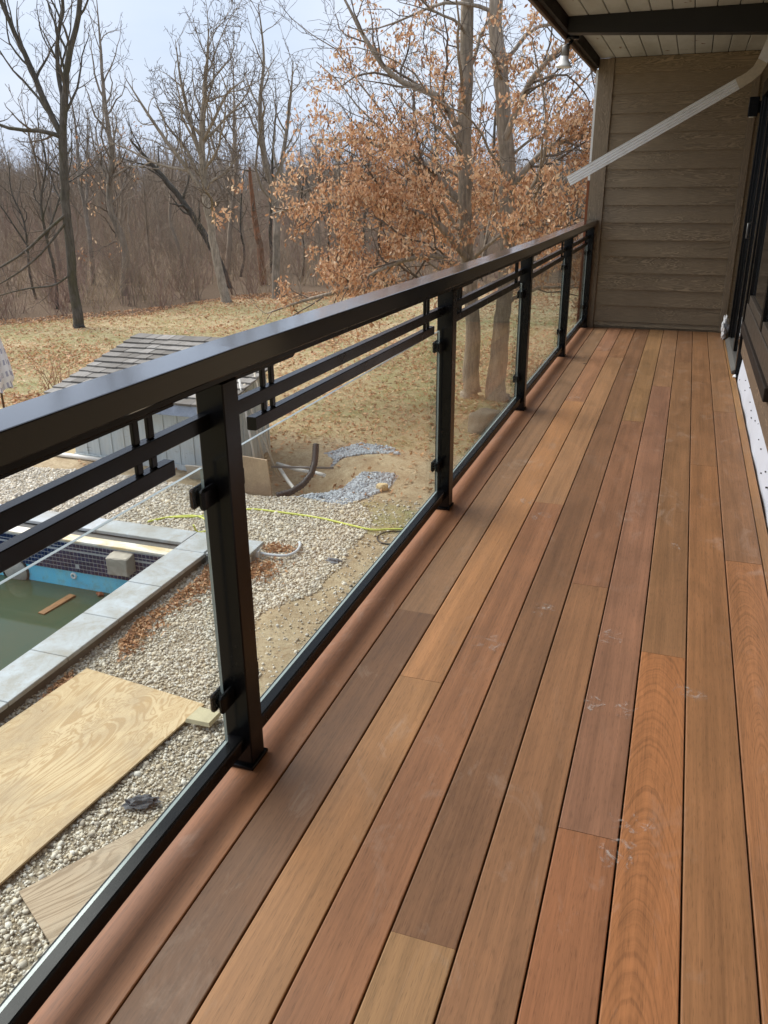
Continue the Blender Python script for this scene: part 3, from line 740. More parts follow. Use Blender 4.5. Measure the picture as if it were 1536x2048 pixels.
# leaf: folded lobed blade, merged into one mesh with a tint per leaf
LV=np.array([(0,-1,0),(0.34,-0.45,.16),(0.30,0.05,.05),(0.42,0.35,.2),(0,1,.1),(-0.42,0.35,.2),(-0.30,0.05,.05),(-0.34,-0.45,.16),(0,0,-.06)],dtype=np.float32)
LF=np.array([(0,1,8),(1,2,8),(2,3,8),(3,4,8),(4,5,8),(5,6,8),(6,7,8),(7,0,8)],dtype=np.int32)
def eul(a,b,c):
    ca,sa,cb,sb,cc,sc_=np.cos(a),np.sin(a),np.cos(b),np.sin(b),np.cos(c),np.sin(c)
    R=np.empty((len(a),3,3))
    R[:,0,0]=cb*cc; R[:,0,1]=sa*sb*cc-ca*sc_; R[:,0,2]=ca*sb*cc+sa*sc_
    R[:,1,0]=cb*sc_; R[:,1,1]=sa*sb*sc_+ca*cc; R[:,1,2]=ca*sb*sc_-sa*cc
    R[:,2,0]=-sb; R[:,2,1]=sa*cb; R[:,2,2]=ca*cb
    return R
def leaf_mesh(name,P,size,tilt,mat,tintpow=1.0,curl=1.0,hang=False,simple=False):
    n=len(P); P=np.asarray(P,dtype=np.float64); sz=size if hasattr(size,'__len__') else np.full(n,size)
    if hang: R=eul(rng.normal(-1.35,tilt,n),rng.normal(0,tilt,n),rng.uniform(0,6.28,n))
    else: R=eul(rng.normal(0,tilt,n),rng.normal(0,tilt,n),rng.uniform(0,6.28,n))
    lv=LV.copy(); lv[:,2]*=curl; lf=LF
    if simple: lv=lv[[0,2,4,6,8]]; lv[1,0]=.45; lv[3,0]=-.45; lf=np.array([(0,1,4),(1,2,4),(2,3,4),(3,0,4)],dtype=np.int32)
    V=np.einsum('nij,kj->nki',R,lv)*sz[:,None,None]+P[:,None,:]
    k=len(lv); F=(lf[None]+ (np.arange(n)*k)[:,None,None]).reshape(-1,3)
    me=bpy.data.meshes.new(name); me.vertices.add(n*k); me.vertices.foreach_set('co',V.astype(np.float32).ravel())
    me.loops.add(len(F)*3); me.loops.foreach_set('vertex_index',F.astype(np.int32).ravel())
    me.polygons.add(len(F)); me.polygons.foreach_set('loop_start',np.arange(0,len(F)*3,3,dtype=np.int32)); me.polygons.foreach_set('loop_total',np.full(len(F),3,dtype=np.int32))
    me.update(calc_edges=True); me.materials.append(mat)
    t=rng.random(n)**tintpow
    a=me.attributes.new('tint','FLOAT','POINT'); a.data.foreach_set('value',np.repeat(t,k).astype(np.float32)); return me

P=[];sz=[]
while len(P)<42000:
    x=random.uniform(-22,3); y=random.uniform(9.6,36)
    if x<-1.02*y-1.5 or x>0.12*y+1.2 or blocked(x,y) or y>yedge(x)+1.5: continue
    d=fbm(x,y,0.28,3,8.0)+0.35*fbm(x,y,1.4,2,5)
    oak=math.exp(-((x+2.5)**2+(y-16)**2)/40)
    band=math.exp(-((x+11.5+0.25*(y-16))**2)/12-((y-16.3)**2)/3)
    pr_=0.16+0.9*max(0,d)+0.30*oak+0.8*band+0.5*max(0,1-(yedge(x)-y)/4.0)
    if y<11.5: pr_*=0.35
    if random.random()<pr_: P.append((x,y,gheight(x,y)+random.uniform(.012,.035))); sz.append(random.uniform(.024,.046)*(1+y/60))
o=inst('fallen_leaves',leaf_mesh('fallen_leaves',P,np.array(sz),0.45,M_LEAF,1.0,1.0,False,True)); tag(o,'tan and russet oak leaves scattered over the lawn','leaves',kind='stuff')
# reddish litter along the coping and beside the slab
P=[]
for _ in range(3200):
    y=random.uniform(2.8,7.1); x=-3.50+abs(random.gauss(0,.11))+0.05*math.sin(y*5)
    if fbm(x*2,y,0.9,2,3)>-.32: P.append((x,y,GZ+random.uniform(.012,.05)))
for _ in range(520):
    a=random.gauss(-3.0,.13); b=random.gauss(7.12,.14)
    if a>-3.45: P.append((a,b,GZ+random.uniform(.01,.06)))
for _ in range(220): P.append((random.gauss(-2.98,.12),random.gauss(7.72,.06),GZ+random.uniform(.01,.05)))
o=inst('leaf_litter',leaf_mesh('leaf_litter',P,rng.uniform(.016,.032,len(P)),0.5,M_LEAF,1.7)); tag(o,'russet leaf litter drifted along the pool coping','leaves',kind='stuff')
# dormant grass tufts
def tuft(seed):
    r=random.Random(seed); mb=MB()
    for _ in range(14):
        a=r.uniform(0,6.28); l=r.uniform(.5,1.0); bx,by=r.gauss(0,.5),r.gauss(0,.5); w=.035
        dx,dy=math.cos(a),math.sin(a)
        mb.add([(bx-dy*w,by+dx*w,0),(bx+dy*w,by-dx*w,0),(bx+dx*l*.55,by+dy*l*.55,l*.6)],[(0,1,2)])
    return mb.mesh('grass_tuft',M_GRASS)
pts=[]
while len(pts)<26000:
    y=random.uniform(8.6,27); x=random.uniform(-20,2.5)
    if x<-1.0*y-1 or x>0.11*y+1: continue
    if y<11.8 and ell(x,y,-2.1,9.0,0.7,0.6)>1 : continue
    if y>yedge(x): continue
    pts.append((x,y,gheight(x,y)))
n=len(pts)
scatter('lawn_grass','short dormant grass of the lawn','grass',np.array(pts),np.column_stack([np.zeros(n),np.zeros(n),rng.uniform(0,6.28,n)]),rng.uniform(.035,.085,n),[src(tuft(i)) for i in range(5)])

# ------------------------------------------------------------------ pool
M_COP=None
m=NM('coping_stone'); p=m.pos(); rnd=m.rand()
n1=m.noise(m.map(p,(1,1,1),(0,0,0)),3.0,6,0.65,0.6); n2=m.noise(p,22,5,0.7); n3=m.noise(p,140,2)
c=m.mixc(m.rng(n1,0.36,0.64),s2l(176,182,186),s2l(152,151,144)); c=m.mixc(m.rng(n2,0.52,0.7,0.0,0.5),c,s2l(150,138,118))
m.pr(c,0.6,0.35,n3,0.2,0.002); M_COP=m.mat
M_CONC=m_plain('concrete',s2l(178,170,156),0.9,0.15,0.16,14,0,0.5)
M_CONCD=m_plain('concrete_shade',s2l(104,102,98),0.9,0.15,0.16,14,0,0.5)  # darker concrete copy, shade below the coping put into its colour
m=NM('ledge_plaster'); p=m.pos(); n1=m.noise(m.map(p,(2.2,6,4)),1.0,6,0.65,0.6)
m.pr(m.mixc(m.rng(n1,0.40,0.62),s2l(234,230,220),s2l(206,184,140)),0.85,0.2,n1,0.3,0.004); M_LEDGE=m.mat
m=NM('pool_paint'); p=m.pos(); n1=m.noise(m.map(p,(2.5,2.5,1.2)),1.0,5,0.65,0.4); n2=m.noise(p,9,5,0.7)
m.pr(m.mixc(m.rng(n2,0.5,0.72,0.0,0.6),m.mixc(m.rng(n1,0.4,0.65),s2l(104,216,250),s2l(146,222,232)),s2l(132,168,158)),0.7,0.3,n2,0.2,0.002); M_POOLB=m.mat
m=NM('pool_tile'); rnd=m.rand(); n1=m.noise(m.pos(),30,3,0.6)
m.pr(m.mixc(m.rng(n1,0.55,0.8,0.0,0.25),m.mixc(rnd,s2l(8,26,66),s2l(20,42,88)),s2l(104,126,160)),0.25,0.5); M_TILE=m.mat
m=NM('tile_grout'); m.pr(m.mixc(m.noise(m.pos(),12,4),s2l(206,208,206),s2l(168,172,172)),0.85,0.2); M_GROUT=m.mat
m=NM('pool_water'); p=m.pos(); n1=m.noise(m.map(p,(0.8,0.8,1)),1.0,4,0.6); n2=m.noise(m.map(p,(14,5,1)),1.0,3,0.6)
m.pr(m.mixc(n1,s2l(62,80,64),s2l(68,76,54)),0.05,0.5,n2,0.05,0.006,**{'IOR':1.33}); M_WATER=m.mat

pool=empty('swimming_pool',(-6.4,4.1,GZ)); tag(pool,'drained swimming pool with navy tile band, blue wall and murky green water','swimming pool')
PI_=Matrix.Translation((6.4,-4.1,-GZ))
def pp(mb,name,mats,parent=pool):
    o=mb.build(name,mats,parent); o.matrix_parent_inverse=PI_ if parent is pool else Matrix.Identity(4); return o
CZ=-2.25
shell=MB()
shell.box(-9.2,-3.66,7.19,7.57,-4.0,CZ-0.055); shell.box(-3.93,-3.62,0.8,7.188,-4.0,CZ-0.0455); shell.box(-9.2,-8.85,0.8,7.188,-4.0,CZ-0.0455); shell.box(-8.848,-3.932,0.8,1.15,-4.0,CZ-0.0455)
sh=pp(shell,'shell',M_CONCD)
pp(MB().box(-8.848,-3.932,7.052,7.188,-4.0,-2.335),'bond_beam',M_POOLB)
pp(MB().bbox(-8.846,-3.934,7.030,7.1885,-2.334,-2.305,0.004),'ledge',M_LEDGE)
pp(MB().box(-8.845,-3.935,7.044,7.0515,-2.718,-2.338),'tile_bed',M_GROUT)
tp=0.0525
rowz=[-2.364,-2.4165+0.004,-2.469,-2.5215,-2.574,-2.6265,-2.679]
tile_me=MB().bbox(-0.0222,0.0222,-0.003,0.003,-0.0215,0.0215,0.001).mesh('tile',M_TILE)
tile_s=MB().bbox(-0.0222,0.0222,-0.003,0.003,-0.011,0.011,0.001).mesh('tile_narrow',M_TILE)
far=MB()
for j in range(7):
    for i in range(92):
        x=-3.97-tp*i; z=rowz[j]-0.012
        if j==1:
            zz=z+0.004
            if i<43: inst('tile',tile_s,pool,(x+6.4,7.041-4.1,zz-GZ))
            else: far.bbox(x-.0235,x+.0235,7.038,7.044,zz-.011,zz+.011,.001)
            continue
        if random.random()<0.012: continue
        if i<43: inst('tile',tile_me,pool,(x+6.4,7.041-4.1+random.uniform(-.0006,.0006),z-GZ))
        else: far.bbox(x-.0235,x+.0235,7.038,7.044,z-.0225,z+.0225,.001)
tag(pp(far,'tile_band',M_TILE),kind='stuff')
pp(MB().add([(-8.85,1.14,-2.93),(-3.93,1.14,-2.93),(-3.93,7.055,-2.93),(-8.85,7.055,-2.93)],[(0,1,2,3)]),'water',M_WATER)
fit=pp(MB().lathe([(0.018,0.004),(0.022,0.012),(0.036,0.012),(0.042,0.004),(0.042,-0.004)],20),'return_fitting',M_WHITE)
fit.matrix_parent_inverse=Matrix.Identity(4); fit.location=(-5.36+6.4,7.048-4.1,-2.775-GZ); fit.rotation_euler=(math.pi/2,0,0)
# coping slabs
jo=[7.10,6.25,5.55,4.85,4.15,3.45,2.75,2.05,1.35,0.78]
for a,b in zip(jo[1:],jo):
    pp(MB().bbox(-3.97,-3.575,a+.003,b-.003,CZ-0.045,CZ+random.uniform(-.002,.002),0.005),'coping_stone',M_COP)
pp(MB().bbox(-3.97,-3.60,7.106,7.60,CZ-0.044,CZ+.001,0.005),'coping_stone',M_COP)
xe=[-3.974,-5.14,-6.32,-7.5,-8.7,-9.22]
for a,b in zip(xe[1:],xe):
    t=random.uniform(-.004,.004)
    pp(MB().bbox(a+.004,b-.004,7.275+t,7.605+t,CZ-0.04,CZ+random.uniform(-.002,.002),0.005),'coping_stone',M_COP)
for a,b in zip(jo[1:],jo): pp(MB().bbox(-9.22,-8.83,a+.003,b-.003,CZ-0.045,CZ,0.005),'coping_stone',M_COP)

def single(mb,name,mat,label,cat,loc=None,rot=None,group=None):
    o=mb.build(name,mat,None,loc,rot); tag(o,label,cat,group); return o
# bare slab past the corner, on white blocks
single(MB().bbox(-0.24,0.24,-0.235,0.235,-0.02,0.02,0.005),'stone_slab',M_COP,'pale stone slab resting on white blocks beside the pool corner','slab',(-3.34,7.34,CZ-0.016),(0,0,0.04))
for k,(x,y,l) in enumerate([(-3.16,7.22,'white block under the pale slab, nearer one beside the leaf pile'),(-3.14,7.42,'white block under the pale slab, farther one by the grey conduit')]):
    single(MB().bbox(-0.055,0.055,-0.05,0.05,0,0.135,0.004),'support_block',M_WHITE,l,'block',(x,y,GZ-0.02),(0,0,0.05+0.1*k),'white blocks under the slab')
bm=bmesh.new(); bmesh.ops.create_cube(bm,size=1.0); bmesh.ops.bevel(bm,geom=bm.edges[:],offset=.04,segments=1,affect='EDGES'); bmesh.ops.subdivide_edges(bm,edges=bm.edges[:],cuts=3,use_grid_fill=True)
for v in bm.verts:
    q=v.co.copy(); v.co+=Vector((mnoise.noise(q*4),mnoise.noise(q*4+Vector((5,0,0))),mnoise.noise(q*4+Vector((0,7,0)))))*.07; v.co=Vector((v.co.x*.27,v.co.y*.30,v.co.z*.23+ (.03*v.co.y if v.co.z>.3 else 0)))
me=bpy.data.meshes.new('concrete_lump'); bm.to_mesh(me); bm.free(); me.materials.append(M_CONC)
tag(inst('concrete_lump',me,None,(-4.60,7.03,-2.47),(0,0,.03)),'rough grey concrete lump stuck on the tiled pool edge','concrete')
single(MB().bbox(-0.045,0.045,-0.24,0.24,0,0.022,0.003),'wood_plank',ply('wet_plank',s2l(150,112,74),s2l(124,88,56),s2l(120,92,64),.5),'short brown plank floating on the murky pool water','plank',(-5.27,6.62,-2.933),(0.02,0,-0.10))
nic=pp(MB().lathe([(0.0,0.055),(0.09,0.05),(0.15,0.032),(0.18,0.006),(0.185,-0.004)],28),'light_niche',m_plain('niche_plaster',s2l(176,172,160),0.7,0.25,0.2,9))
nic.matrix_parent_inverse=Matrix.Identity(4); nic.location=(-6.22+6.4,7.050-4.1,-2.83-GZ); nic.rotation_euler=(math.pi/2,0,0)
ri=MB().tube([(0.19*math.cos(t),0.19*math.sin(t),0.008) for t in np.linspace(0,2*math.pi,29)],0.014,8,0,False).build('rim',M_HDARK,nic)
crumple('leaf_clump','small clump of brown leaves floating by the blue pool wall','leaf clump',(-4.95,6.97,-2.933),(0.05,0.035,0.025),M_COPPER,6,2,0.6)

# ------------------------------------------------------------------ shed
M_SHED=None
m=NM('shed_paint'); oc=m.objc(); p=m.pos(); n1=m.noise(m.map(p,(30,30,2.0)),1.0,4,0.6); n2=m.noise(p,3.5,5,0.65); n3=m.noise(m.map(p,(1,1,3)),6.0,5,0.7)
c=m.mixc(m.rng(n1,0.35,0.7,0.0,0.6),s2l(196,202,200),s2l(168,174,172)); c=m.mixc(m.rng(n2,0.45,0.7,0.0,0.45),c,s2l(190,184,168)); c=m.mixc(m.rng(n3,0.62,0.7,0.0,0.6),c,s2l(126,116,98))
m.pr(c,0.75,0.25,n1,0.3,0.002); M_SHED=m.mat
m=NM('cedar_shingle'); rnd=m.rand(); p=m.pos(); n1=m.noise(m.map(p,(60,4,4)),1.0,4,0.65); n2=m.noise(p,6,4)
c=m.mixc(rnd,s2l(108,104,98),s2l(154,150,144)); c=m.mixc(m.rng(n1,0.4,0.7,0.0,0.6),c,s2l(92,82,70)); m.pr(c,0.85,0.2,n1,0.4,0.004); M_SHG=m.mat
shed=empty('shed',(-6.1,9.9,GZ)); tag(shed,'small pale grey board shed with weathered shingle roof behind the pool','shed')
SI=Matrix.Translation((6.1,-9.9,-GZ))
def sp(mb,name,mats,parent=shed):
    o=mb.build(name,mats,parent); o.matrix_parent_inverse=SI if parent is shed else Matrix.Identity(4); return o
sx0,sx1,sy0,sy1=-7.52,-4.80,9.90,11.08
wall=sp(MB().box(sx0+.02,sx1-.02,sy0+.02,sy1-.02,GZ-.1,-1.40),'wall_core',M_SHED)
x=sx0; 
while x<sx1-0.02:
    w=min(0.235+random.uniform(-.012,.012),sx1-x)
    sp(MB().bbox(x+.003,x+w-.003,sy0,sy0+.0195,GZ-.06+random.uniform(0,.04),-1.36,.002),'wall_board',M_SHED)
    sp(MB().bbox(x+w-.012,x+w+.012,sy0-.014,sy0-.001,GZ-.02,-1.37,.002),'batten',M_SHED); x+=w
sp(MB().bbox(sx0,-4.85,sy0-.030,sy0-.0155,GZ-.05,GZ+.085,.003),'skirt_board',M_SHED)
y=sy0+.0005
while y<sy1-.02:
    w=min(0.2,sy1-y)
    top=-1.36+0.2*(y-9.9)
    sp(MB().bbox(sx1-.0195,sx1,y+.003,y+w-.003,GZ+.03,top,.002),'wall_board',M_SHED)
    sp(MB().bbox(sx1+.001,sx1+.014,y+w-.012,y+w+.012,GZ+.05,top,.002),'batten',M_SHED); y+=w
M_FB=m_plain('eave_board_shade',s2l(150,160,176),0.7,0.3,0.25,7)  # bluish shade under the eave is put into this board's colour
sp(MB().bbox(-7.62,-4.70,9.60,9.63,-1.50,-1.345,.004),'eave_board',M_FB)
pit=0.2
rw=-7.62; nrow=13; roof=sp(MB().add([(-7.6,9.62,-1.345),(-4.7,9.62,-1.345),(-4.7,12.0,-1.345+.2*2.38),(-7.6,12.0,-1.345+.2*2.38),(-7.6,9.62,-1.365),(-4.7,9.62,-1.365),(-4.7,12.0,-1.365+.2*2.38),(-7.6,12.0,-1.365+.2*2.38)],
   [(0,1,2,3),(7,6,5,4),(0,4,5,1),(1,5,6,2),(2,6,7,3),(3,7,4,0)]),'roof',M_SHED)
for j in range(12):
    y0=9.57+j*0.2; x=-7.64
    while x<-4.68:
        w=random.uniform(.16,.30); w=min(w,-4.66-x)
        if w<.05: break
        l=0.27; dy=random.uniform(-.016,.016)
        mb=MB().add([(-w/2+.003,0,0),(w/2-.003,0,0),(w/2-.003,l,-.012),(-w/2+.003,l,-.012),(-w/2+.003,0,.034),(w/2-.003,0,.034),(w/2-.003,l,0),(-w/2+.003,l,0)],[(0,3,2,1),(4,5,6,7),(0,1,5,4),(1,2,6,5),(2,3,7,6),(3,0,4,7)])
        o=mb.build('shingle',M_SHG,roof); o.location=(x+w/2,y0+dy,-1.345+pit*(y0-9.62)+0.016+random.uniform(0,.006)); o.rotation_euler=(math.atan(pit)+random.uniform(0,.02),random.uniform(-.012,.012),0)
        x+=w
# boards, poles and pipes around the shed
M_POLE=m_plain('weathered_pole',s2l(196,186,168),0.8,0.2,0.15,9)
M_PVC=m_plain('white_pvc',s2l(228,224,214),0.45,0.4,0.06,6)
for k,(a,b,lab) in enumerate([((-4.42,10.22,GZ),(-4.74,10.32,-1.15),'leaning pole nearest the black post against the shed side'),
    ((-4.36,10.35,GZ-.1),(-4.72,10.60,-1.02),'tallest pale pole leaning on the shed side'),
    ((-4.26,10.30,GZ-.1),(-4.72,10.45,-1.62),'short tan stick crossing the leaning poles by the shed'),
    ((-4.50,10.10,GZ-.1),(-4.74,10.18,-1.05),'thin white pole leaning at the shed corner')]):
    single(MB().tube([a,b],0.016 if k!=2 else .013,8),'leaning_pole',M_POLE if k!=3 else M_PVC,lab,'pole',group='poles leaning on the shed')
single(MB().bbox(-0.36,0.22,-0.01,0.01,0,0.56,.003),'board_panel',m_plain('stained_board',s2l(176,154,128),0.8,0.2,0.22,5),'stained brown board propped upright at the gravel edge by the shed','board',(-4.16,9.46,GZ-.06),(0.16,0.02,-0.10))
single(MB().bbox(-0.28,0.25,-0.012,0.012,0,0.26,.004),'stone_flag',M_CONC,'grey flagstone standing at the foot of the shed beside the post','flagstone',(-5.05,9.62,GZ-.02),(0.35,0,0.05))
single(MB().tube([(-8.6,9.86,GZ+.04),(-7.52,9.84,GZ+.04),(-6.75,9.80,GZ+.04)],0.035,10),'pvc_pipe',M_PVC,'long white pipe lying along the front of the shed','pipe')
single(MB().tube([(-4.35,10.42,-2.34),(-3.95,10.30,-2.36),(-3.65,10.22,-2.34),(-3.45,10.1,-2.32)],0.028,8),'pvc_pipe',M_PVC,'white pipe across the soil pit passing behind the black pipe','pipe')
single(MB().tube([(-4.25,10.30,-2.36),(-3.98,10.02,-2.44),(-3.8,9.80,-2.44),(-3.72,9.68,-2.40)],0.026,8),'pvc_pipe',M_PVC,'white pipe curving down through the soil pit','pipe')
single(MB().tube([(-4.30,10.15,-2.30),(-3.40,10.32,-2.28)],0.018,8),'metal_rod',M_GREYMET,'straight grey rod lying across the soil pit','rod')
# corrugated pipe
pth=[Vector(q) for q in [(-3.86,9.40,-2.43),(-3.70,9.52,-2.40),(-3.60,9.70,-2.34),(-3.55,9.88,-2.24),(-3.555,10.02,-2.12),(-3.58,10.12,-2.0),(-3.605,10.2,-1.90)]]
fine_=[];rad_=[]
for i in range(len(pth)-1):
    for k in range(8):
        fine_.append(pth[i].lerp(pth[i+1],k/8)); rad_.append(0.044+(0.006 if k%2 else -0.004))
M_BPIPE=m_plain('black_pipe',(0.02,0.02,0.021),0.5,0.4,0.2,20)
single(MB().tube(fine_,rad_,12),'corrugated_pipe',M_BPIPE,'black corrugated pipe curving up out of the soil pit','pipe')
# hose and cable
def smooth(pts,k=8):
    P=[Vector(q) for q in pts]; out=[]
    for i in range(len(P)-1):
        p0=P[max(i-1,0)];p1=P[i];p2=P[i+1];p3=P[min(i+2,len(P)-1)]
        for j in range(k):
            t=j/k; out.append(0.5*((2*p1)+(p2-p0)*t+(2*p0-5*p1+4*p2-p3)*t*t+(3*p1-p0-3*p2+p3)*t**3))
    out.append(P[-1]); return out
hz=GZ+.022
single(MB().tube(smooth([(-4.10,7.72,CZ+.02),(-4.12,7.85,hz),(-4.05,8.05,hz),(-4.4,8.30,hz),(-4.72,8.17,hz),(-4.9,7.95,hz)],8),0.012,8),'garden_hose',m_plain('hose_green',s2l(206,210,96),0.5,0.4,0.06,5),'yellow green hose end looping from the gravel onto the pool coping','hose')
single(MB().tube(smooth([(-4.72,8.17,hz),(-4.385,8.31,hz),(-3.96,8.70,hz),(-3.49,8.75,hz),(-2.92,8.725,hz),(-2.485,8.63,hz),(-2.18,8.58,hz),(-1.98,8.66,hz),(-1.6,8.78,hz),(-1.0,8.9,hz)],8),0.013,8),'garden_hose',m_plain('hose_green_long',s2l(210,214,100),0.5,0.4,0.06,5),'long yellow green hose snaking across the gravel to the bare soil','hose')
single(MB().tube(smooth([(-1.6,8.72,hz-.01),(-1.85,8.66,hz-.01),(-2.0,8.56,hz),(-2.05,8.40,hz-.01),(-1.93,8.26,hz-.01),(-1.7,8.30,hz-.01)],8),0.009,8),'black_cable',M_BPIPE,'black cable loop on the soil just below the hose','cable')
single(MB().tube(smooth([(-2.86,7.98,GZ+.01),(-2.78,7.82,GZ+.04),(-2.75,7.63,GZ+.05),(-2.82,7.51,GZ+.05),(-3.0,7.46,GZ+.06),(-3.12,7.46,GZ+.07)],6),0.017,10),'conduit',m_plain('conduit_grey',s2l(196,200,204),0.5,0.4,0.06,8),'curved grey conduit running from the gravel to the pale slab','conduit')
# plywood sheets, slab, scraps
single(MB().bbox(-0.61,0.61,-1.22,1.22,0,0.016,.002),'plywood_sheet',M_PLY,'large fresh tan plywood sheet lying on the gravel by the pool','plywood',(-2.919,3.587,GZ+.045),(0.0,0.012,-0.10))
single(MB().bbox(0,1.22,0,1.22,0,0.012,.002),'plywood_sheet',M_PLY2,'weathered grey plywood sheet tucked under the fresh sheet below the deck','plywood',(-2.26,2.76,GZ+.022),(0,0,-0.50))
single(MB().add([(-.11,-.09,0),(.10,-.10,0),(.12,.07,0),(-.08,.10,0),(-.10,-.08,.03),(.09,-.09,.032),(.11,.06,.03),(-.07,.09,.028)],[(0,3,2,1),(4,5,6,7),(0,1,5,4),(1,2,6,5),(2,3,7,6),(3,0,4,7)]),'paving_stone',m_plain('sandstone',s2l(190,180,148),0.85,0.2,0.12,12),'small pale flagstone at the corner of the fresh plywood sheet','stone',(-2.10,4.57,GZ+.06),(0,0.03,0.1))
crumple('rubber_scrap','crumpled dark rubber scrap on gravel between the two plywood sheets','scrap',(-2.02,3.63,GZ+.01),(0.12,0.05,0.035),m_plain('rubber_grey',s2l(74,76,80),0.6,0.35,0.2,20),4,3,0.7).rotation_euler=(0,0,0.5)
crumple('rubber_scrap','small dark scrap on the soil beside the gravel edge','scrap',(-2.28,7.62,GZ+.0),(0.09,0.05,0.025),m_plain('scrap_blue',s2l(92,98,106),0.6,0.35,0.2,20),14,2,0.6)
M_ROCK=m_plain('fieldstone',s2l(138,126,108),0.9,0.15,0.3,5,0,0.6)
def boulder(name,label,loc,size,seed,mat):
    bm=bmesh.new(); bmesh.ops.create_icosphere(bm,subdivisions=4,radius=1.0)
    for v in bm.verts:
        n=0.28*mnoise.noise(v.co*1.1+Vector((seed,2,seed)))+0.10*mnoise.noise(v.co*3.0+Vector((seed,0,1)))+0.04*mnoise.noise(v.co*9)
        v.co*=1+n; v.co=Vector((max(-.9,min(.95,v.co.x))*size[0],v.co.y*size[1],min(v.co.z,0.82)*size[2]))
    me=bpy.data.meshes.new(name); bm.to_mesh(me); bm.free(); me.materials.append(mat); me.polygons.foreach_set('use_smooth',[True]*len(me.polygons))
    return tag(inst(name,me,None,loc),label,'rock')
boulder('boulder','grey boulder on the lawn in front of the twin oak',(-1.86,13.3,GZ+.08),(0.32,0.26,0.32),3,M_ROCK)
boulder('fieldstone','single tan stone on the bare soil beyond the grey gravel',(-2.55,10.0,GZ+.03),(0.085,0.08,0.075),7,m_plain('tan_stone',s2l(206,182,140),0.85,0.2,0.12,9))
# closed umbrella at the left edge
um=empty('patio_umbrella',(-10.53,11.6,GZ)); tag(um,'closed patio umbrella with pale plaid canopy at the left edge','umbrella')
m=NM('plaid_fabric'); oc=m.objc(); sp_=m.n('ShaderNodeSeparateXYZ',{0:m.n('ShaderNodeTexCoord').outputs['UV']})
at_=m.attr('along'); ar_=m.attr('around')
a1=m.math('GREATER_THAN',m.math('FRACT',m.math('MULTIPLY',at_,9.0)),0.55); a2=m.math('GREATER_THAN',m.math('FRACT',m.math('MULTIPLY',ar_,40.0)),0.5)
f=m.math('MULTIPLY',a1,a2)
m.pr(m.mixc(f,s2l(226,222,220),s2l(164,162,174)),0.8,0.2,m.noise(oc,30,3),0.3,0.004); M_PLAID=m.mat
NA,NZ=64,22; vv=[];al_=[];ar=[]
for j in range(NZ):
    t=j/(NZ-1); z=2.35-1.85*t
    base=0.04+0.25*t**0.9 - (0.05 if t>0.93 else 0)
    for i in range(NA):
        a=2*math.pi*i/NA; r=base*(1+0.22*math.sin(a*8+0.6*math.sin(t*5))*min(1,t*2)+0.07*math.sin(a*3+t*6))
        vv.append((r*math.cos(a),r*math.sin(a),z+0.05*math.sin(a*4)*t)); al_.append(t); ar.append(i/NA)
me=bpy.data.meshes.new('canopy'); me.from_pydata(vv,[],[(j*NA+i,j*NA+(i+1)%NA,(j+1)*NA+(i+1)%NA,(j+1)*NA+i) for j in range(NZ-1) for i in range(NA)])
for nm,d in (('along',al_),('around',ar)):
    q=me.attributes.new(nm,'FLOAT','POINT'); q.data.foreach_set('value',d)
me.materials.append(M_PLAID); me.polygons.foreach_set('use_smooth',[True]*len(me.polygons)); inst('canopy',me,um)
MB().tube([(0.09,0,0),(0.09,0,2.42)],0.02,10).build('pole',m_plain('umbrella_pole',s2l(96,70,54),0.5,0.4,0.1,9),um)
# ------------------------------------------------------------------ trees
def tubes_mesh(name,branches,mat):
    """branches: list of (pts (n,3), radii (n), sides) -> one mesh"""
    V=[];F=[];base=0
    for pts,rad,k in branches:
        n=len(pts)
        d=np.gradient(pts,axis=0); d/=np.linalg.norm(d,axis=1)[:,None]+1e-9
        ref=np.array([0.31,0.17,0.93]) if abs(d[0,2])<0.9 else np.array([0.9,0.3,0.1])
        a=np.cross(d,ref); a/=np.linalg.norm(a,axis=1)[:,None]+1e-9; b=np.cross(d,a)
        t=np.arange(k)*2*np.pi/k
        ring=pts[:,None,:]+rad[:,None,None]*(np.cos(t)[None,:,None]*a[:,None,:]+np.sin(t)[None,:,None]*b[:,None,:])
        V.append(ring.reshape(-1,3))
        i=np.arange(n-1)[:,None]*k; j=np.arange(k)[None,:]; j2=(j+1)%k
        F.append((np.stack([i+j,i+j2,i+k+j2,i+k+j],axis=-1)+base).reshape(-1,4)); base+=n*k
    V=np.concatenate(V).astype(np.float32); F=np.concatenate(F).astype(np.int32)
    me=bpy.data.meshes.new(name); me.vertices.add(len(V)); me.vertices.foreach_set('co',V.ravel())
    me.loops.add(F.size); me.loops.foreach_set('vertex_index',F.ravel())
    me.polygons.add(len(F)); me.polygons.foreach_set('loop_start',np.arange(0,F.size,4,dtype=np.int32)); me.polygons.foreach_set('loop_total',np.full(len(F),4,dtype=np.int32))
    me.polygons.foreach_set('use_smooth',np.ones(len(F),dtype=bool)); me.update(calc_edges=True); me.materials.append(mat); return me

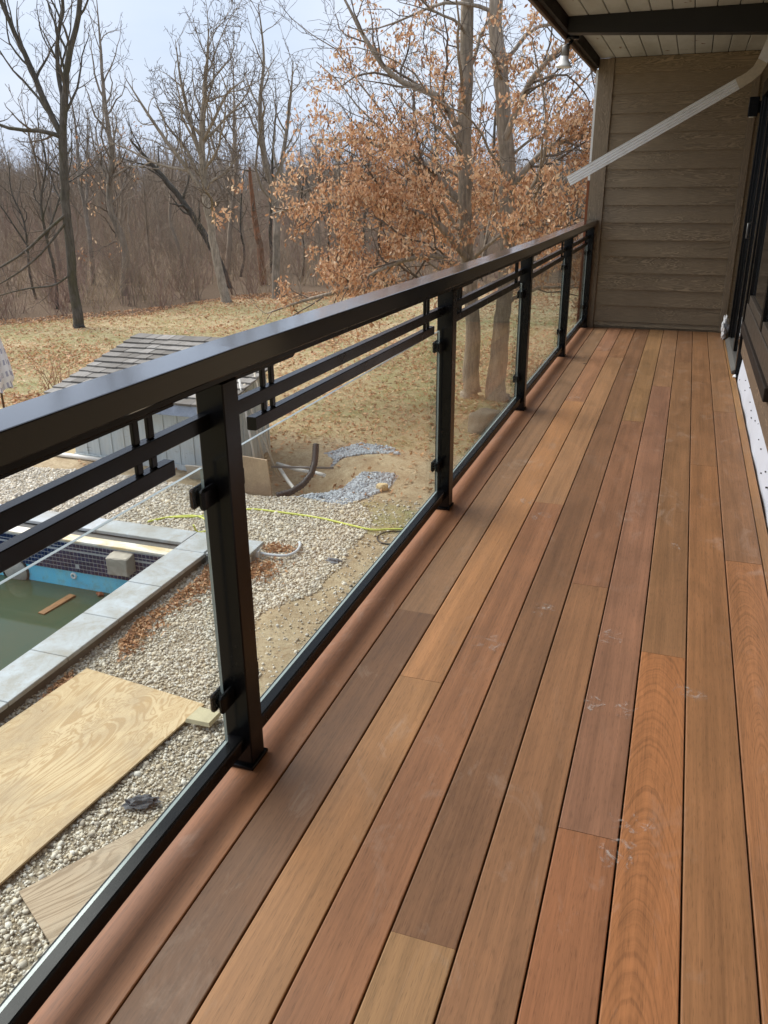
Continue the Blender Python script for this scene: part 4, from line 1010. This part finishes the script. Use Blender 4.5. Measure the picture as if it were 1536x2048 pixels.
class Tree:
    def __init__(s,seed,maxl=4,wob=(.05,.16,.22,.26,.28),trop=(.0,.05,.06,.05,.03),dens=(1.6,1.9,2.6,4.5),ang=(.75,.8,.8,.8),ratio=(.55,.5,.48,.45),minr=.0035,rr=.55):
        s.r=np.random.default_rng(seed); s.br=[]; s.tips=[]; s.maxl=maxl
        s.wob,s.trop,s.dens,s.ang,s.ratio,s.minr,s.rr=wob,trop,dens,ang,ratio,minr,rr
    def stem(s,pts,rad,lvl=0):
        """hand-placed stem: refine a polyline and wobble it a little"""
        P=np.array(pts,float); R=np.array(rad,float); n=len(P)
        t=np.linspace(0,n-1,(n-1)*5+1); i=np.clip(t.astype(int),0,n-2); f=(t-i)[:,None]
        p0=P[np.clip(i-1,0,n-1)];p1=P[i];p2=P[i+1];p3=P[np.clip(i+2,0,n-1)]
        Q=0.5*(2*p1+(p2-p0)*f+(2*p0-5*p1+4*p2-p3)*f**2+(3*p1-p0-3*p2+p3)*f**3)
        rad=np.interp(t,np.arange(n),R); Q[1:-1]+=s.r.normal(0,1,(len(Q)-2,3))*rad[1:-1,None]*0.10
        s.br.append((Q,rad,lvl)); return Q,rad
    def limb(s,p,d,L,r,lvl):
        n=max(3,min(9,int(L/(.16+.05*(4-lvl)))+2)); Q=np.empty((n+1,3)); Q[0]=p; st=L/n
        for i in range(n):
            d=d+s.r.normal(0,s.wob[lvl],3); d[2]+=s.trop[lvl]; d/=np.linalg.norm(d); Q[i+1]=Q[i]+d*st
        rad=np.maximum(r*(1-0.82*np.linspace(0,1,n+1)),s.minr*0.7); s.br.append((Q,rad,lvl))
        if lvl<s.maxl: s.kids(Q,rad,lvl,L)
        else: s.tips.append(Q[-1]); s.tips.append(Q[len(Q)//2])
        return Q
    def kids(s,Q,rad,lvl,L,t0=.2,t1=1.0,k=None,lens=None,filt=None):
        k=k if k is not None else max(2,int(L*s.dens[lvl]*s.r.uniform(.8,1.2)))
        az=s.r.uniform(0,6.28)
        for j in range(k):
            t=t0+(t1-t0)*(j+s.r.uniform(.2,.9))/k; t=min(t,.995)
            u=t*(len(Q)-1); i=int(u); p=Q[i]+(Q[i+1]-Q[i])*(u-i); d=Q[i+1]-Q[i]; d=d/(np.linalg.norm(d)+1e-9)
            az+=2.4+s.r.normal(0,.4)
            e=np.cross(d,[0.2,.1,.97]); e/=np.linalg.norm(e)+1e-9; g=np.cross(d,e)
            A=s.ang[lvl]*s.r.uniform(.65,1.3)
            nd=d*math.cos(A)+(e*math.cos(az)+g*math.sin(az))*math.sin(A)
            l=(lens(t,p) if lens else L*s.ratio[lvl]*(1.15-.6*t))*s.r.uniform(.65,1.25)
            if filt and not filt(p,nd): continue
            if l<.1: continue
            s.limb(p,nd,l,max(s.minr,rad[i]*s.rr*s.r.uniform(.7,1.05)),lvl+1)
    def build(s,name,mats,split=1,loc=(0,0,0)):
        K=(10,7,5,3,3,3)
        th=[(q,r,K[l]) for q,r,l in s.br if l<=split]; tw=[(q,r,K[l]) for q,r,l in s.br if l>split]
        return tubes_mesh('trunk',th,mats[0]),(tubes_mesh('branches',tw,mats[1]) if tw else None)
def place(name,label,cat,mt,mc,loc,rz=0,sc=1.0,leaf=None,group=None):
    e=empty(name,loc); e.rotation_euler=(0,0,rz); e.scale=(sc,sc,sc)
    inst('trunk',mt,e)
    if mc: inst('branches',mc,e)
    if leaf: inst('foliage',leaf,e)
    tag(e,label,cat,group); return e
def rel(P,b): return [(q[0]-b[0],q[1]-b[1],q[2]-b[2]) for q in P]

# big forked tree at the left
B=(-15.84,20.5,GZ)
T=Tree(11,minr=.006,dens=(1.4,1.8,2.8,4.6),trop=(0,.10,.07,.05,.03),ang=(.6,.7,.75,.8))
T.stem(rel([(-15.84,20.5,-2.5),(-15.83,20.5,-2.2),(-15.80,20.5,-.9),(-15.70,20.5,.9),(-15.61,20.5,1.8),(-15.48,20.5,2.85)],B),[.22,.155,.135,.125,.12,.12])
for P,R in [([(-15.50,20.5,2.75),(-15.85,20.4,3.7),(-16.2,20.4,4.67),(-16.62,20.3,5.86),(-17.2,20.2,8.2)],[.085,.078,.068,.055,.012]),
            ([(-15.48,20.5,2.75),(-15.24,20.5,3.7),(-15.02,20.6,4.7),(-14.52,20.7,5.94),(-14.2,20.8,8.4)],[.10,.09,.078,.062,.012]),
            ([(-15.3,20.5,3.5),(-15.5,20.7,4.5),(-15.48,20.9,5.33),(-15.28,21,6.1),(-15.4,21.2,8.6)],[.06,.055,.05,.042,.010])]:
    Q,r=T.stem(rel(P,B),R); T.kids(Q,r,0,5.5,.12,1.0,9,lambda t,p:2.2*(1.2-.5*t))
Q,r=T.stem(rel([(-15.48,20.5,2.75),(-15.9,20.3,2.9),(-16.8,20,3.0),(-17.8,19.8,3.4)],B),[.07,.06,.045,.02],1); T.kids(Q,r,1,2.4,.15)
for P,R in [([(-15.70,20.4,.75),(-16.2,20.2,.35),(-17.0,20.0,-.25),(-17.9,19.7,-.75),(-18.8,19.5,-1.05)],[.045,.042,.036,.028,.012]),
            ([(-15.72,20.4,.55),(-16.3,20.1,-.15),(-17.1,19.9,-.75),(-18.2,19.7,-1.3)],[.035,.032,.026,.010]),
            ([(-15.80,20.3,-.9),(-16.2,20.1,-1.15),(-17.0,19.8,-1.25),(-18.0,19.5,-1.5)],[.03,.028,.022,.009])]:
    Q,r=T.stem(rel(P,B),R,1); T.kids(Q,r,2,2.2,.1,1.0,9)
mt,mc=T.build('tree',(M_BARK_DARK,M_TWIG)); place('forked_tree','tall forked bare tree with dark trunk on the lawn at left','tree',mt,mc,B)

# spreading bare oak in the middle distance
B=(-14.47,26.8,GZ)
T=Tree(23,minr=.0085,dens=(1.4,3.2,4.6,5.6),wob=(.05,.22,.28,.32,.32),trop=(0,.07,.07,.05,.03),ang=(.7,.75,.8,.85))
Q,r=T.stem(rel([(-14.40,26.8,-2.55),(-14.47,26.8,-2.1),(-14.71,26.8,-.6),(-14.92,26.8,1.37),(-14.86,26.8,3.1),(-14.5,26.8,5.0),(-14.3,26.8,6.2)],B),[.27,.165,.14,.125,.10,.055,.010])
T.kids(Q,r,0,8,.40,1.0,22,lambda t,p:3.3*(1.25-.72*t),lambda p,d:d[2]>-.15)
for P,R in [([(-14.85,26.8,1.0),(-15.3,26.6,1.9),(-16.0,26.4,2.9),(-16.6,26.2,3.9),(-17.2,26.1,4.9)],[.085,.075,.06,.042,.008]),
            ([(-14.90,26.8,2.2),(-15.3,26.9,3.4),(-15.6,27,4.6),(-15.7,27,6.0)],[.07,.06,.045,.008]),
            ([(-14.86,26.8,2.9),(-14.2,26.6,3.6),(-13.6,26.5,4.3),(-12.9,26.3,4.6)],[.06,.05,.036,.007]),
            ([(-15.4,26.6,2.0),(-16.3,26.2,2.2),(-17.3,25.9,2.7),(-17.9,25.8,2.9)],[.045,.038,.028,.007])]:
    Q,r=T.stem(rel(P,B),R,0); T.kids(Q,r,0,4,.2,1.0,9,lambda t,p:1.7*(1.2-.6*t))
mt,mc=T.build('tree',(M_BARK_OAK,M_TWIG)); place('bare_oak','wide-crowned bare oak with pale leaning trunk at the lawn edge','tree',mt,mc,B)

# twin-stemmed oak still holding its brown leaves
B=(-2.45,15.6,GZ)
T=Tree(5,minr=.0045,dens=(1.2,2.3,3.6,5.0),wob=(.04,.18,.24,.28,.3),trop=(0,-.01,.0,-.01,-.03),ang=(.9,.75,.8,.8),ratio=(.5,.5,.5,.5))
QA,rA=T.stem(rel([(-2.72,15.55,-2.55),(-2.66,15.55,-2.1),(-2.70,15.6,-.74),(-2.83,15.6,.35),(-2.92,15.6,1.5),(-2.94,15.6,2.45),(-2.95,15.6,4.35),(-3.1,15.5,6.5),(-3.3,15.4,9.0)],B),[.25,.165,.135,.130,.126,.122,.108,.08,.02])
QB,rB=T.stem(rel([(-2.10,15.55,-2.55),(-2.20,15.6,-2.1),(-2.13,15.6,-.9),(-2.08,15.6,-.1),(-2.12,15.6,1.38),(-2.28,15.6,2.82),(-2.47,15.6,4.32),(-2.5,15.7,6.5),(-2.3,15.8,9.2)],B),[.27,.19,.150,.142,.138,.130,.115,.08,.02])
big=[]
def lensA(t,p):
    z=p[2]+GZ
    return 3.7 if z<2.2 else (3.0 if z<4 else 2.6)
T.kids(QA,rA*0.52,0,9,.24,.62,15,lensA,lambda p,d:d[2]<.75 and d[0]<.55)
T.kids(QB,rB*0.50,0,9,.26,.62,11,lambda t,p:.8*lensA(t,p),lambda p,d:d[2]<.75 and (d[0]>-.35))
T.kids(QA,rA*0.6,0,9,.62,.98,9,lambda t,p:2.6); T.kids(QB,rB*0.6,0,9,.62,.98,9,lambda t,p:2.6)
for P,R in [([(-2.94,15.6,2.1),(-3.35,15.4,2.85),(-4.1,15.2,3.2),(-4.6,15.1,3.8),(-5.1,15,4.7)],[.065,.058,.047,.036,.010]),
            ([(-2.80,15.5,.2),(-3.4,15.1,.9),(-4.3,14.8,1.15),(-5.3,14.6,1.2),(-6.2,14.4,1.0)],[.07,.062,.05,.035,.014]),
            ([(-2.72,15.5,-.5),(-3.4,15.0,-.2),(-4.4,14.6,-.25),(-5.4,14.3,-.45),(-6.3,14.2,-.75)],[.062,.055,.045,.032,.012]),
            ([(-2.75,15.5,-.1),(-3.1,14.6,.3),(-3.6,13.7,.25),(-4.2,12.9,-.1)],[.06,.052,.04,.014]),
            ([(-2.85,15.6,1.0),(-3.7,15.7,1.8),(-4.8,15.8,2.2),(-5.9,15.9,2.3)],[.07,.06,.042,.015]),
            ([(-2.12,15.5,.6),(-1.6,15.0,.9),(-.9,14.6,.7),(-.2,14.4,.3)],[.055,.048,.036,.012]),
            ([(-2.10,15.6,1.4),(-1.4,15.8,2.1),(-.5,15.9,2.2),(.4,16.0,1.9)],[.06,.05,.036,.012]),
            ([(-2.2,15.5,2.2),(-1.7,15.2,3.1),(-1.0,15.0,3.6),(-.2,14.8,3.7)],[.06,.05,.036,.012])]:
    Q,r=T.stem(rel(P,B),R,1); T.kids(Q,r,1,4.0,.15,1.0,13,lambda t,p:1.35*(1.25-.55*t))
mt,mc=T.build('tree',(M_BARK_OAK,M_TWIG))
tips=np.array(T.tips); zt=tips[:,2]+GZ; pr_=np.where(zt<1.7,.95,np.where(zt<2.7,.5,.14)); pr_=np.where(tips[:,0]+B[0]<-5.2,pr_*.6,pr_); pr_=np.where(tips[:,0]+B[0]<-6.3,0,pr_)
cl=np.array([mnoise.noise(Vector(q)*0.9+Vector((3,1,8))) for q in tips]); pr_*=np.clip(.62+1.5*cl,0.08,1)
tips=tips[rng.random(len(tips))<pr_]
if len(tips)>15000: tips=tips[rng.permutation(len(tips))[:15000]]
print('oak tips',len(T.tips),'kept',len(tips))
kk=max(3,int(37000/len(tips))); LP=np.repeat(tips,kk,axis=0)+rng.normal(0,.085,(len(tips)*kk,3)); LP[:,2]-=.03
lf=leaf_mesh('foliage',LP,rng.uniform(.028,.054,len(LP)),0.6,M_OLEAF,.9,1.0,True,True)
place('twin_oak','twin-trunked oak holding russet brown leaves beside the railing','tree',mt,mc,B,leaf=lf)

# woodland variants shared by many trees
def wood_tree(seed,h,r,maxl=3,lean=0.0,fork=False):
    T=Tree(seed,maxl=maxl,dens=(1.5,1.9,3.0,4.0),wob=(.05,.2,.26,.28,.3),trop=(.0,.10,.08,.06,.03),ang=(.75,.75,.78,.8),minr=.0075)
    g=np.random.default_rng(seed); n=7; P=[(0,0,-.2)]; x=y=0.0
    for i in range(1,n): x+=g.normal(0,.16)+lean*h/n; y+=g.normal(0,.16); P.append((x,y,h*i/(n-1)))
    R=np.array([1.25,1.0,.88,.74,.56,.34,.08])*r
    Q,q=T.stem(P,R)
    T.kids(Q,q,0,h,.30,1.0,int(h*1.7),lambda t,p:h*.30*(1.25-.75*t),lambda p,d:d[2]>-.1)
    if fork:
        Q2,q2=T.stem([P[2],(P[2][0]+.5,P[2][1]+.2,P[3][2]),(P[2][0]+1.0,P[2][1]+.4,P[4][2]),(P[2][0]+1.2,P[2][1]+.3,P[5][2])],[r*.7,r*.6,r*.42,r*.1])
        T.kids(Q2,q2,0,h*.6,.2,1.0,int(h*.9),lambda t,p:h*.26*(1.2-.7*t))
    return T
VAR=[]
for k,(h,r,fk) in enumerate([(8.6,.085,False),(9.4,.10,True),(7.4,.06,False),(9.8,.105,True),(6.8,.052,True),(8.2,.07,False)]):
    T=wood_tree(100+k,h,r,4,0,fk); mt,mc=T.build('tree',(M_BARK_GREY if k%2 else M_BARK_DARK,M_TWIG)); VAR.append((mt,mc,T))
# recognisable single trees of the wood edge
T=wood_tree(201,10,.13,4)
tp_=np.array(T.tips); sel=tp_[(tp_[:,2]<5.0)]
g2=Tree(77,dens=(2,2.4,3,4),trop=(0,0,0,0,0)); Q,r=g2.stem([(0,0,1.9),(0,0,4.4)],[.05,.05]); g2.br.clear(); g2.kids(Q,r*1.2,1,3,.0,1.0,13,lambda t,p:1.7)
T.br+=[(q,r,max(l,2)) for q,r,l in g2.br]; mt,mc=T.build('tree',(M_BARK_GREY,M_TWIG))
tt=np.array(g2.tips); LP=np.repeat(tt[rng.random(len(tt))<.4],2,axis=0); LP=LP+rng.normal(0,.08,LP.shape)
e=place('woodland_tree','pale-trunked tree with a skirt of brown leaves at the wood edge','tree',mt,mc,(-19.4,27.6,GZ),0.4,1.0,leaf_mesh('foliage',LP,rng.uniform(.05,.085,len(LP)),.5,M_OLEAF,1.2,1.0,True,True))
T=Tree(31,dens=(1.4,1.9,2.8,4)); Q,r=T.stem([(0,0,-.2),(-.5,-.1,1.3),(-1.3,-.4,2.9),(-2.2,-.7,4.2),(-3.3,-1.1,5.6)],[.15,.14,.12,.10,.03]); T.kids(Q,r,0,6.5,.25,1.0,12,lambda t,p:1.5)
mt,mc=T.build('t',(M_BARK_DARK,M_TWIG)); place('woodland_tree','dark trunk leaning steeply left at the wood edge','tree',mt,mc,(-16.6,31.0,GZ))
T=wood_tree(33,9.5,.13,4,.0,True); mt,mc=T.build('t',(M_BARK_GREY,M_TWIG)); place('woodland_tree','slim bare tree standing in front of the wood right of the oak','tree',mt,mc,(-13.2,28.3,GZ),1.0)
T=Tree(41,dens=(1,1,1,1)); Q,r=T.stem([(0,0,-.2),(-.1,0,1.4),(-.3,.05,2.6),(-.36,0,4.6)],[.16,.14,.12,.05]); T.kids(Q,r,1,2,.5,1.0,4,lambda t,p:.7)
mt,mc=T.build('t',(M_BARK_RED,M_TWIG)); place('dead_snag','broken reddish dead snag among the bare trees','snag',mt,mc,(-15.8,32.5,GZ))
# rust-leaved young oak at the left edge of the view
T=wood_tree(55,6.5,.10,4); mt,mc=T.build('t',(M_BARK_GREY,M_TWIG)); tt=np.array(T.tips); LP=np.repeat(tt[rng.random(len(tt))<.5],2,axis=0); LP=LP+rng.normal(0,.08,LP.shape)
place('young_oak','young oak with rusty leaves at the left edge of the view','tree',mt,mc,(-23.4,22.6,GZ),.3,1.0,leaf_mesh('foliage',LP,rng.uniform(.05,.08,len(LP)),.5,M_OLEAF,1.3,1.0,True,True))

# woodland trees standing close enough to be told apart
cnt=0; used=[]
r_=random.Random(9)
while cnt<34:
    y=r_.uniform(20,52); x=r_.uniform(-46,7)
    if x<-1.03*y-2 or x>0.12*y+2: continue
    t=y-yedge(x)
    if t<1.0 or t>16: continue
    if any((x-a)**2+(y-b)**2<2.2 for a,b in used): continue
    if -.68<x/y<-.45 and t<14: continue
    used.append((x,y)); k=r_.randrange(6)
    place('woodland_tree','bare grey tree standing in the dense woodland behind the lawn','tree',VAR[k][0],VAR[k][1],(x,y,gheight(x,y)),r_.uniform(0,6.28),r_.uniform(.8,1.12),group='bare woodland trees'); cnt+=1
# the wood beyond: one mass
pts=[]
while len(pts)<1150:
    y=random.uniform(24,190); x=random.uniform(-170,26)
    if x<-1.05*y-4 or x>0.14*y+5: continue
    t=y-yedge(x) if x>-60 else math.hypot(x,y)-40
    if t<10: continue
    pts.append((x,y,gheight(x,y)))
n=len(pts)
SV=[]
for k in range(5):
    T=wood_tree(300+k,[8,9.5,7.5,9,8.5][k],[.10,.12,.08,.12,.10][k],3,0,k%2==1)
    for b in T.br: b[1][:]=np.maximum(b[1],.014)
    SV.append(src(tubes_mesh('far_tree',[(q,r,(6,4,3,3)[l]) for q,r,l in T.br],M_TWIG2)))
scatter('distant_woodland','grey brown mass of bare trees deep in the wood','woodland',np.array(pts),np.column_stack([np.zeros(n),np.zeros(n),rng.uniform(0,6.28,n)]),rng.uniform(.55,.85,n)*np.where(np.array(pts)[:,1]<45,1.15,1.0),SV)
# undergrowth at the wood edge
def shrub(seed,h,spread,k,mat,lvl=2):
    T=Tree(seed,maxl=2,dens=(3,3.0,3),wob=(.1,.16,.2),trop=(.05,.06,.04),ang=(.5,.6,.7),minr=.004,ratio=(.45,.45,.4))
    g=np.random.default_rng(seed)
    for _ in range(k):
        a=g.uniform(0,6.28); d=np.array([math.cos(a)*spread,math.sin(a)*spread,1.0]); T.limb(np.array([g.normal(0,.15),g.normal(0,.15),-.05]),d/np.linalg.norm(d),h*g.uniform(.6,1.1),.013,0)
    return tubes_mesh('shrub_stems',[(q,r,3) for q,r,l in T.br],mat)
pts=[]
while len(pts)<2500:
    y=random.uniform(16,120) if random.random()<.55 else random.uniform(16,50); x=random.uniform(-100,14)
    if x<-1.05*y-3 or x>0.13*y+3: continue
    t=y-yedge(x)
    if x>-60 and t<-.3: continue
    if x<=-60 and math.hypot(x,y)<50: continue
    if random.random()<(1.0 if t<5 else .6): pts.append((x,y,gheight(x,y)))
n=len(pts)
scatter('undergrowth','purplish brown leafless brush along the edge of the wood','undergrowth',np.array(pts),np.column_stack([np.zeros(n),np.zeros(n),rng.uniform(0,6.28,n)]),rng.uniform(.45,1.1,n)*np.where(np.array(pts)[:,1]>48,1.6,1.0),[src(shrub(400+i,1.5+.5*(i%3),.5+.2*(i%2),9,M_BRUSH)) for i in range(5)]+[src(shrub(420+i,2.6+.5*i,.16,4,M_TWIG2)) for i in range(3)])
# dormant shrub near the umbrella
for (x,y,h,lab) in ((-10.3,12.9,.9,'leafless brown garden shrub beside the closed umbrella'),(-9.1,12.7,.6,'small leafless shrub between umbrella and shed roof')):
    me=shrub(int(-x*10),h,.35,16,m_plain('shrub_stem',s2l(150,112,86),0.8,0.2,0.2,3)); o=inst('garden_shrub',me,None,(x,y,GZ)); tag(o,lab,'shrub')
P=[(random.gauss(-10.2,.7),random.gauss(12.7,.35),GZ+random.uniform(.01,.05)) for _ in range(900)]
o=inst('shrub_leaves',leaf_mesh('shrub_leaves',P,rng.uniform(.03,.05,len(P)),.5,M_LEAF,1.7)); tag(o,'russet leaves heaped under the leafless garden shrub','leaves',kind='stuff')
